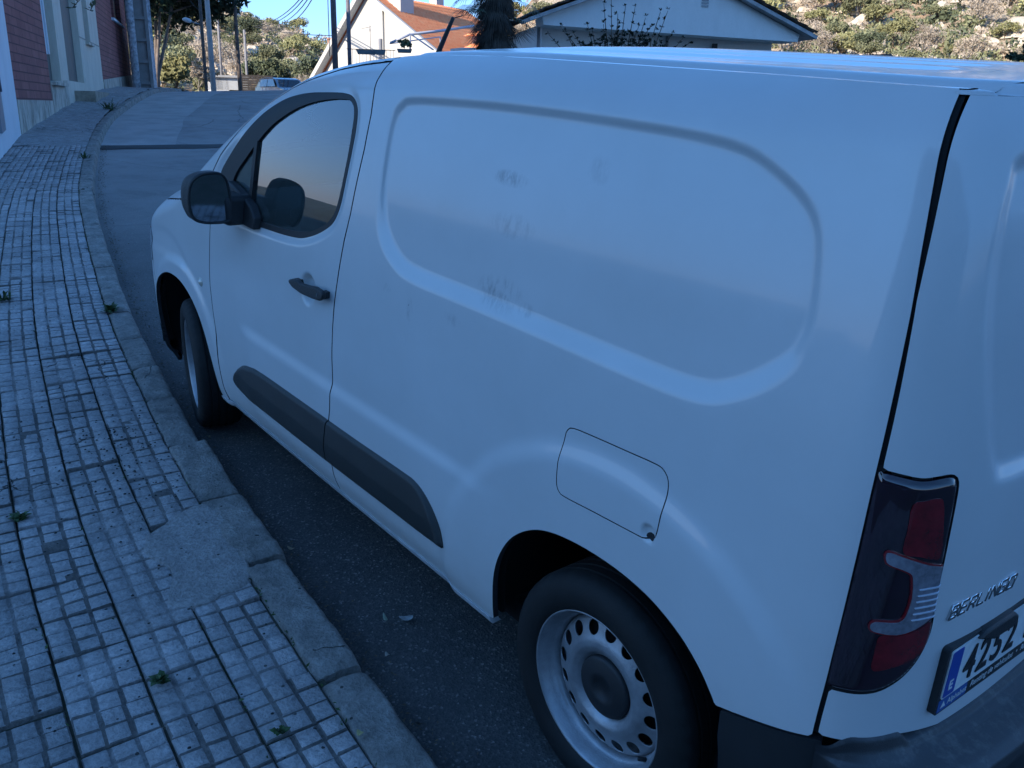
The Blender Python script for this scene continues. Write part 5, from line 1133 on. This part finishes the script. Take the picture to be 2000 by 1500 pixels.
b=MB(); b.box(-.45,-.2,-.02,.02,-.15,.15); obj('window',b,DK,ga)
fe=framed('slatted_fence',496,188,56); b=MB()
for i in range(16): z=-.9+i*.13; b.box(-.62,1.3,0,.03,z,z+.115)
obj('boards',b,mat('fence_brown',(.05,.043,.04),.85,var=.3,vscale=4),fe)
for x in (-.62,.3,1.3): b=MB(); b.box(x-.04,x+.04,.035,.10,-1,1.22); obj('post',b,WOOD,fe)
tag(fe,'dark slatted fence between the garage and the parked car','fence')
# parked car beyond the crest (seen from its front left)
CP=mat('car_blue_grey_paint',(.10,.17,.26),.3,.2,1); CG=mat('car_glass',(.03,.045,.06),.08,0,1)
def make_car(root,paint):
    prof=[(-2.0,.35),(-2.02,.62),(-1.95,.80),(-1.1,.95),(-.55,1.38),(-.1,1.47),(.9,1.48),(1.55,1.40),(1.85,1.05),(2.02,.95),(2.05,.55),(2.0,.33)]
    b=MB(); ys=[(-.84,.88),(-.87,1.),(.87,1.),(.84,.88)]
    def yw(z,y): return y*(1-.16*max(0,(z-.92))/.56)
    V=[];n=len(prof)
    for y,s in ((-.80,.97),(-.87,1),(.87,1),(.80,.97)):
        for x,z in prof: V.append((x*s,yw(z,y),.33+(z-.33)*s))
    F=[(a*n+i,a*n+(i+1)%n,(a+1)*n+(i+1)%n,(a+1)*n+i) for a in range(3) for i in range(n)]+[tuple(range(n)),tuple(3*n+i for i in range(n))[::-1]]
    b.add(V,F); bevel(fixn(obj('body',b,paint,root)),.05,3)
    def pane(nm,P): bb=MB(); bb.add(P,[tuple(range(len(P)))]); o=obj(nm,bb,CG,root); m_=o.modifiers.new('s','SOLIDIFY'); m_.thickness=.01; return o
    pane('windscreen',[(-1.08,-.70,.985),(-1.08,.70,.985),(-.60,.62,1.36),(-.60,-.62,1.36)])
    for s in (1,-1): pane('side_window',[(-.85,s*.872,1.0),(.25,s*.872,1.0),(.25,s*.80,1.38),(-.45,s*.80,1.38)]); pane('side_window',[(.32,s*.872,1.0),(1.35,s*.872,1.0),(1.15,s*.80,1.38),(.32,s*.80,1.38)])
    for s in (1,-1):
        bb=MB(); bb.box(-2.04,-1.93,s*.60-.17,s*.60+.17,.60,.76); bevel(obj('headlight',bb,CLR,root),.03,2)
        for x in (-1.28,1.30):
            bb=MB().lathe([(.001,.10),(.20,.10),(.21,.08),(.30,.09),(.315,.05),(.315,-.08)],28,Matrix.Translation((x,s*.80,.315))@Matrix.Scale(s,4,(0,1,0))); fixn(obj('wheel',bb,TYRE,root))
            
    bb=MB(); bb.box(-2.06,-2.0,-.5,.5,.42,.60); obj('grille',bb,BLACK,root)
car=empty('parked_car',px(556,206,54),R_(-26+25)); make_car(car,CP); tag(car,'blue-grey car parked beyond the crest of the street','car')
# ------------------------------------------------------------------ house with the orange tiled roof
def tilemat():
    m=mat('orange_roof_tile',(.62,.15,.045),.75); g=NG(m); tc=g.new('TexCoord').outputs['Object']; n=g.noise(tc,3.5,5,.75); g.lk(g.ramp(n,[(.3,(.90,.27,.11)),(.5,(.97,.36,.16)),(.72,(.97,.48,.26))]),g.b.inputs['Base Color']); return m
OT=tilemat(); WW=plaster('sunlit_white_wall',(.50,.495,.48),(.55,.52,.47),.35,1.2)
oh=framed('orange_roof_house',790,112,55,R_(-40)); tag(oh,'white gabled house with a bright orange tiled roof behind the cab','house')
def tiled(b,p0,p1,q0,q1,per=.30,step=.40,amp=.06):
    """corrugated tile field: p0->p1 eave, q0->q1 ridge"""
    p0,p1,q0,q1=[np.array(t,float) for t in (p0,p1,q0,q1)]; L=np.linalg.norm(p1-p0); nu=int(L/per)*6; Hs=np.linalg.norm(q0-p0); rows=max(2,int(Hs/step)); nn=np.cross(p1-p0,q0-p0); nn/=np.linalg.norm(nn); nn*= (1 if nn[2]>0 else -1)
    V=[]; vs_=[]
    for r in range(rows):
        for e in (0,.999): vs_.append(((r+e)/rows,(.035*(1-e))))
    for t,h in vs_:
        for k in range(nu+1):
            u=k/nu; a=p0+(p1-p0)*u; c=q0+(q1-q0)*u; V.append(a+(c-a)*t+nn*(h+amp*abs(math.cos(math.pi*k/6))))
    m_=nu+1; return b.add(V,[(i*m_+k,i*m_+k+1,(i+1)*m_+k+1,(i+1)*m_+k) for i in range(len(vs_)-1) for k in range(nu)],True)
def bar2(b,p,q,wd,th): 
    p,q=Vector(p),Vector(q); d=(q-p); L=d.length; M=Matrix.Translation((p+q)/2)@d.to_track_quat('X','Z').to_matrix().to_4x4(); b.box(-L/2,L/2,-wd/2,wd/2,-th/2,th/2,M)
def planeq(root):
    """photo pixel -> local (x,z) on the plane y=const of a house front, and (y,z) on x=const"""
    bpy.context.view_layer.update(); g_=root.matrix_world.inverted()
    def f(u,v,y=0.,x=None):
        o=g_@Vector([float(c) for c in CW]); d=(g_.to_3x3()@Vector([float(c) for c in AX.T@np.array([(u-1000)/FPX,(v-750)/FPX,1.])]))
        if x is not None: t=(x-o.x)/d.x; q=o+d*t; return q.y,q.z
        t=(y-o.y)/d.y; q=o+d*t; return q.x,q.z
    return f
oq=planeq(oh)
AXx,AXz=oq(716,-14); RX1,RZ1=oq(846,96); LX1,LZ1=oq(664,80); s1=(AXz-RZ1)/(RX1-AXx); s2=(AXz-LZ1)/(AXx-LX1)
EX=AXx+(AXz+1.4)/s1; EL=AXx-(AXz+1.4)/s2; ZE=-1.4; YL=min(14,max(6,oq(905,12,x=AXx)[0]))
b=MB(); tiled(b,(EX,-.3,ZE),(EX,YL+1.5,ZE),(AXx,-.3,AXz),(AXx,YL,AXz)); obj('roof',b,OT,oh)
b=MB(); b.add([(AXx,-.3,AXz),(AXx,YL,AXz),(EL,YL+1.5,ZE),(EL,-.3,ZE)],[(0,1,2,3)]); obj('roof',b,OT,oh)
b=MB(); tiled(b,(EX,YL+1.5,ZE),(AXx-2,YL+3.4,ZE),(AXx,YL,AXz),(AXx-.01,YL+.01,AXz)); obj('roof',b,OT,oh)
b=MB(); b.add([(EX-.3,0,ZE-4),(EX-.3,0,ZE+.1),(AXx,0,AXz-.15),(EL+.3,0,ZE+.1),(EL+.3,0,ZE-4)],[(0,1,2,3,4)]); b.add([(EX-.3,0,ZE-4),(EX-.3,YL,ZE-4),(EX-.3,YL,ZE),(EX-.3,0,ZE)],[(0,1,2,3)]); o=obj('wall',b,WW,oh); so3=o.modifiers.new('s','SOLIDIFY'); so3.thickness=.2
b=MB(); bar2(b,(EX+.1,-.24,ZE+.04),(AXx,-.24,AXz+.06),.26,.24); bar2(b,(EL-.1,-.34,ZE+.04),(AXx,-.34,AXz+.06),.5,.24); obj('barge_board',b,WW,oh)
px1,_=oq(746,40); pz=AXz-(px1-AXx)*s1; b=MB(); b.box(px1-.16,px1+.16,-.14,0,-4,pz-.2); obj('pilaster',b,WW,oh)
px2,pz2=oq(747,76); b=MB(); b.tube([(px2,-.22,-4),(px2,-.22,pz2)],.10,8); obj('downpipe',b,mat('pipe_grey',(.22,.23,.26),.6),oh)
# chimneys stand on the near slope
cx=AXx+.9; y0,z0=oq(763,-8,x=cx); y1,_=oq(789,-8,x=cx); zc=AXz-.9*s1
b=MB(); b.box(cx-.3,cx+.75,y0,y1,zc-1.5,zc+2.6); obj('chimney',b,WW,oh)
y0,_=oq(848,5,x=AXx-.3); y1,_=oq(862,5,x=AXx-.3); b=MB(); b.box(AXx-.7,AXx-.1,y0,y1,AXz-.8,AXz+1.3); obj('chimney',b,WW,oh)
# lower annexe on the right
ax_,az_=oq(850,78,y=2.0); bx2,bz2=oq(935,92,y=2.0); _,t_=oq(900,66,y=2.0); _,m2=oq(900,84,y=2.0)
b=MB(); b.box(EX-1.5,bx2+.3,2.0,7,-6,t_); obj('annexe_wall',b,WW,oh)
b=MB(); tiled(b,(EX-1.6,1.2,t_-.25),(bx2+.5,1.2,t_-.25),(EX-1.6,4.5,t_+.5),(bx2+.5,4.5,t_+.5)); obj('annexe_roof',b,OT,oh)
b=MB(); tiled(b,(EX-1.4,.2,m2-.7),(bx2+.5,.2,m2-.7),(EX-1.4,1.99,m2-.1),(bx2+.5,1.99,m2-.1)); obj('lower_roof',b,OT,oh)
# terrace frame, planters, pot in front of it
TF=mat('terrace_frame_paint',(.42,.46,.55),.5)
ter=framed('pergola',800,95,40); b=MB()
def lp_(u,v,R=40.): return px(u,v,R)
inv=ter.matrix_basis.copy(); 
bpy.context.view_layer.update(); inv=ter.matrix_world.inverted()
def loc(p): return tuple(inv@Vector([float(c) for c in p]))
for P_,r in (([(762,84,40),(801,67,40)],.05),([(762,85,40),(800,80,43),(860,72,45)],.03),([(800,67,40),(862,60,42),(925,51,44)],.065),([(801,68,40),(801,98,40)],.045),([(860,72,45),(860,86,45)],.035),([(804,68,40),(846,97,37)],.03)):
    b.tube([loc(px(*q)) for q in P_],r,6)
obj('frame',b,TF,ter); tag(ter,'blue-grey metal terrace frame in front of the orange-roofed house','pergola')
def pot(u,v,R,wd,h,label,plant=True,nm='planter'):
    e=framed(nm,u,v,R); b=MB(); b.add([(-wd*.42,-.15,-h),(wd*.42,-.15,-h),(wd*.42,.15,-h),(-wd*.42,.15,-h),(-wd/2,-.2,0),(wd/2,-.2,0),(wd/2,.2,0),(-wd/2,.2,0)],[(0,3,2,1),(0,1,5,4),(1,2,6,5),(2,3,7,6),(3,0,4,7),(4,5,6,7)]); obj('trough',fixt(b),mat('planter_green_grey',(.16,.19,.20),.6),e); tag(e,label,'planter'); return e
def fixt(b): return b
e=pot(790,96,39,.62,.14,'dark trough with a round leafy plant on the terrace rail'); rr=np.random.default_rng(9); V,F,c=crown_mesh(10,420,.055,rr,.36,.26); obj('plant',npmesh('p',V,F),DARKG,e)
pot(716,98,39,.85,.16,'empty long trough on the rail below the white gable'); pot(743,98,38.5,.42,.17,'short empty trough beside the long empty one')
b=MB(); r_=framed('terrace_rail',725,108,39.2)
for i in range(14): b.tube([(-.9+i*.14,0,-.35),(-.9+i*.14,0,.22)],.008,4)
b.tube([(-1.,0,.22),(1.0,0,.22)],.014,6); obj('bars',b,DK,r_); tag(r_,'thin dark rail behind the troughs below the white gable','railing')
b=MB(); r_=framed('roof_antenna',724,110,44); b.tube([(0,0,-.4),(0,0,1.35)],.016,5); b.tube([(-.4,0,1.18),(.05,0,1.28)],.012,4); b.box(-.03,.03,-.03,.03,1.08,1.2); obj('mast',b,GREYP,r_); tag(r_,'thin antenna mast in front of the white gable','antenna')
b=MB(); r_=framed('brick_chimney',646,112,60); b.box(-.17,.17,-.17,.17,-1.2,1.05); b.box(-.21,.21,-.21,.21,1.05,1.15); obj('stack',b,mat('pinkish_brick',(.48,.30,.24),.9,var=.2,vscale=6),r_); tag(r_,'small pinkish chimney left of the thick brown pole','chimney')
# ------------------------------------------------------------------ white house with the broad gable in shade
gh=framed('gabled_house',1280,105,30,R_(20)); tag(gh,'broad low white gabled house behind the van roof','house')
GHW=plaster('shaded_white_wall',(.82,.80,.78),(.6,.58,.56),.35,.8); EV=mat('eave_grey',(.42,.42,.43),.8,var=.2,vscale=4)
bpy.context.view_layer.update(); gi=gh.matrix_world.inverted()
def gq(u,v,y=0.):
    """local (x,z) on the plane y=const of the gable that is seen at (u,v)"""
    o=gi@Vector([float(c) for c in CW]); d=(gi.to_3x3()@Vector([float(c) for c in AX.T@np.array([(u-1000)/FPX,(v-750)/FPX,1.])])); t=(y-o.y)/d.y; q=o+d*t; return q.x,q.z
LX,LZ=gq(1040,38); RX,RZ=gq(1540,72); KX,KZ=gq(1155,-2); MX,MZ=gq(1392,-8); ax=(LX+RX)/2
sl1=(KZ-LZ)/(KX-LX); sl2=(MZ-RZ)/(MX-RX); apx=(RZ-LZ+sl1*LX-sl2*RX)/(sl1-sl2); apz=LZ+sl1*(apx-LX)
b=MB(); _,BZ1=gq(1058,45); _,BZ2=gq(1500,80)
zb=min(BZ1,BZ2)
wl=gq(1058,95)[0]; wr=gq(1507,95)[0]; zl=gq(1058,38)[1]; 
b.prism([(LX+.1,LZ),(apx,apz),(RX-.1,RZ),(RX-.15,RZ-.22),(LX+.15,LZ-.22)],lambda x,z,h:(x,-.9+h,z),0,1.0)
b.prism([(wl,-4),(wr,-4),(wr,RZ-.1),(wl,LZ-.1)],lambda x,z,h:(x,h,z),0.02,9); obj('wall',fixm(b) if False else b,GHW,gh); fixn(gh.children[0])
b=MB()
bar2(b,(LX-.35,-.55,LZ+.02-.35*sl1),(apx,-.55,apz+.06),1.3,.10); bar2(b,(apx,-.55,apz+.06),(RX+.35,-.55,RZ+.05+.35*sl2),1.3,.10); obj('eave',b,EV,gh)
b=MB(); tiled(b,(RX+.3,-1.3,RZ+.12+.3*sl2),(RX+.3,9,RZ+.12+.3*sl2),(apx,-1.3,apz+.16),(apx,9,apz+.16),.26,.4,.05); tiled(b,(LX-.3,-1.3,LZ+.12-.3*sl1),(LX-.3,9,LZ+.12-.3*sl1),(apx,-1.3,apz+.16),(apx,9,apz+.16),.26,.4,.05); obj('roof',b,mat('old_brown_tile',(.17,.13,.11),.85,var=.4,vscale=3),gh)
vx,vz=gq(1377,5,-.9); b=MB(); 
for i in range(3): b.box(vx-.11,vx+.11,-.93,-.89,vz-.12+i*.08,vz-.07+i*.08)
obj('vent',b,EV,gh)
for uu in (1050,1300): 
    dx_,dz_=gq(uu,95); b=MB(); b.tube([(dx_,-.08,-3),(dx_,-.08,LZ-.2)],.05,8); obj('downpipe',b,GREYP,gh)
fx,fz=gq(1393,92); b=MB(); b.box(fx-.05,fx+.09,-.12,-.02,fz-.05,fz+.10); b.tube([(fx,-.02,fz),(fx,-.02,fz-.4)],.015,5); obj('wall_light',b,DK,gh)
# broken slab wall seen over the roof
sw=framed('low_wall',1668,125,26); b=MB(); V=[(-.92,0,-1.5),(.92,0,-1.5),(.92,.5,-1.5),(-.92,.5,-1.5),(-.90,0,.17),(-.2,0,.20),(.35,0,.235),(.86,0,.245),(.92,0,.20),(.92,.5,.20),(.86,.5,.26),(.35,.5,.25),(-.2,.5,.22),(-.9,.5,.18)]
b.add(V,[(0,1,8,7,6,5,4),(1,2,9,8),(3,13,12,11,10,9,2),(0,4,13,3),(4,5,12,13),(5,6,11,12),(6,7,10,11),(7,8,9,10)]); obj('slab',b,stone_mat('slate_slab',(.13,.14,.16),(.06,.065,.08)),sw); tag(sw,'low crumbling grey slab wall seen over the rear of the van roof','wall')
# ------------------------------------------------------------------ palm
pl=framed('fan_palm',966,130,24); pl.scale=(1.41,1.41,1.41); rr=np.random.default_rng(12); PT=mat('palm_trunk',(.075,.06,.055),.95,var=.4,vscale=12,bump=.8,bscale=30); PF=mat('palm_frond',(.035,.06,.035),.6,var=.4,vscale=6); PD=mat('dead_frond',(.075,.065,.055),.9,var=.4,vscale=8)
b=MB(); b.tube([(0,0,-2.6),(.01,0,0),(0,0,1.0),(-.02,0,2.6)],[.20,.19,.17,.16],14); obj('trunk',b,PT,pl)
def fan(b,o,d,L,droop,n=22,spread=2.2):
    o=np.array(o);d=np.array(d)/np.linalg.norm(d); up=np.array([0,0,1.]); s=np.cross(d,up); s/=np.linalg.norm(s)+1e-9; nn=np.cross(s,d)
    for k in range(n):
        a=(k/(n-1)-.5)*spread; q=d*math.cos(a)+s*math.sin(a); m_=o+q*L*.6; e=o+q*L*(.9+.15*rr.random())-np.array([0,0,droop*L*(.3+.5*rr.random())]); wv=np.cross(q,nn)*.014*L*1.3
        b.add([o,m_+wv,e,m_-wv],[(0,1,2,3)])
skirt=MB(); green=MB()
for i in range(240):
    a=rr.uniform(0,6.28); z=rr.uniform(-.1,1.45); d=np.array([math.cos(a),math.sin(a),-rr.uniform(.6,2.4)]); fan(skirt,(.14*math.cos(a),.14*math.sin(a),z+.25),d,.40+.18*rr.random(),.15,9,.8)
for i in range(26):
    a=rr.uniform(0,6.28); z=rr.uniform(.75,2.3); e=rr.uniform(-.5,.5) if z<1.4 else rr.uniform(-.1,1.2); d=np.array([math.cos(a),math.sin(a),e]); L0=.35+.35*rr.random(); st=np.array([.1*math.cos(a),.1*math.sin(a),z]); en_=st+d/np.linalg.norm(d)*L0; green.tube([st,en_],.010,5); fan(green,en_,d-np.array([0,0,.25]),.50,.35,20,2.4)
green.tube([(.12,0,.95),(.38,-.05,.80)],.012,5); fan(green,(.38,-.05,.80),(.7,0,-.35),.5,.35,24,2.3)
obj('skirt',skirt,PD,pl); obj('fronds',green,PF,pl); tag(pl,'shaggy fan palm between the orange-roofed house and the gabled house','palm')
# leafy shrub over the van roof
sh=framed('leafy_shrub',1215,135,19.5); sh.scale=(1.39,1.39,1.39); rr=np.random.default_rng(15); b=MB(); lv=MB()
def sprig(p,n=9,s=.045):
    for _ in range(n):
        a=rr.uniform(0,6.28); e=rr.uniform(-.2,1.2); d=np.array([math.cos(a)*math.cos(e),math.sin(a)*math.cos(e),math.sin(e)]); q=np.cross(d,[.3,.2,.9]); q/=np.linalg.norm(q)+1e-9; L=s*(.7+.6*rr.random()); lv.add([p,p+d*L*.5+q*L*.28,p+d*L,p+d*L*.5-q*L*.28],[(0,1,2,3)])
tips=[(1177,25),(1190,20),(1202,40),(1215,32),(1232,30),(1251,48),(1262,62),(1275,42),(1289,36),(1100,62),(1112,72),(1126,75),(1150,60),(1160,72),(1318,82),(1330,90),(1082,78),(1300,70),(1178,60),(1240,62),(1205,60)]
for u,v in tips:
    x=(u-1215)/FPX*14*1.03; z=(135-v)/FPX*14*1.02; y=rr.uniform(-.25,.25); x0=x*.55+rr.normal()*.08; P=[(x0,y*.5,-.2),((x0+x)/2+rr.normal()*.03,y*.8,z*.5),(x,y,z)]; b.tube(P,[.012,.008,.004],5)
    for t in np.linspace(.35,1,6):
        q=(1-t)**2*np.array(P[0])+2*t*(1-t)*np.array(P[1])+t*t*np.array(P[2]); sprig(q+rr.normal(size=3)*.012,7)
for _ in range(420): x=rr.uniform(-.66,.62); zt_=.50-.35*abs(x+.0)**1.5; sprig(np.array([x,rr.uniform(-.35,.35),rr.uniform(.0,max(.2,zt_))]),6,.05)
obj('stems',b,BARK,sh); obj('leaves',lv,leaf_mat('shrub_leaf',(.055,.075,.045),(.025,.035,.025),3),sh); tag(sh,'dark leafy shrub rising behind the van roof before the gabled house','shrub')
# twig hanging across the brick house
tw=framed('hanging_branch',170,5,9); b=MB(); lv=MB(); 
for P_ in ([(.1,0,.5),(.02,0,.1),(-.12,0,-.05)],[(.1,0,.5),(.09,0,.05),(.02,0,-.06)],[(.1,0,.5),(-.25,0,.2),(-.30,0,.02)]):
    b.tube(P_,.004,4)
    for t in np.linspace(.5,1,4): q=(1-t)*np.array(P_[1])+t*np.array(P_[2]); sprig(q,3,.05)
obj('twig',b,BARK,tw); obj('leaves',lv,DARKG,tw); tag(tw,'thin leafy twig hanging in front of the cream bay wall','branch')
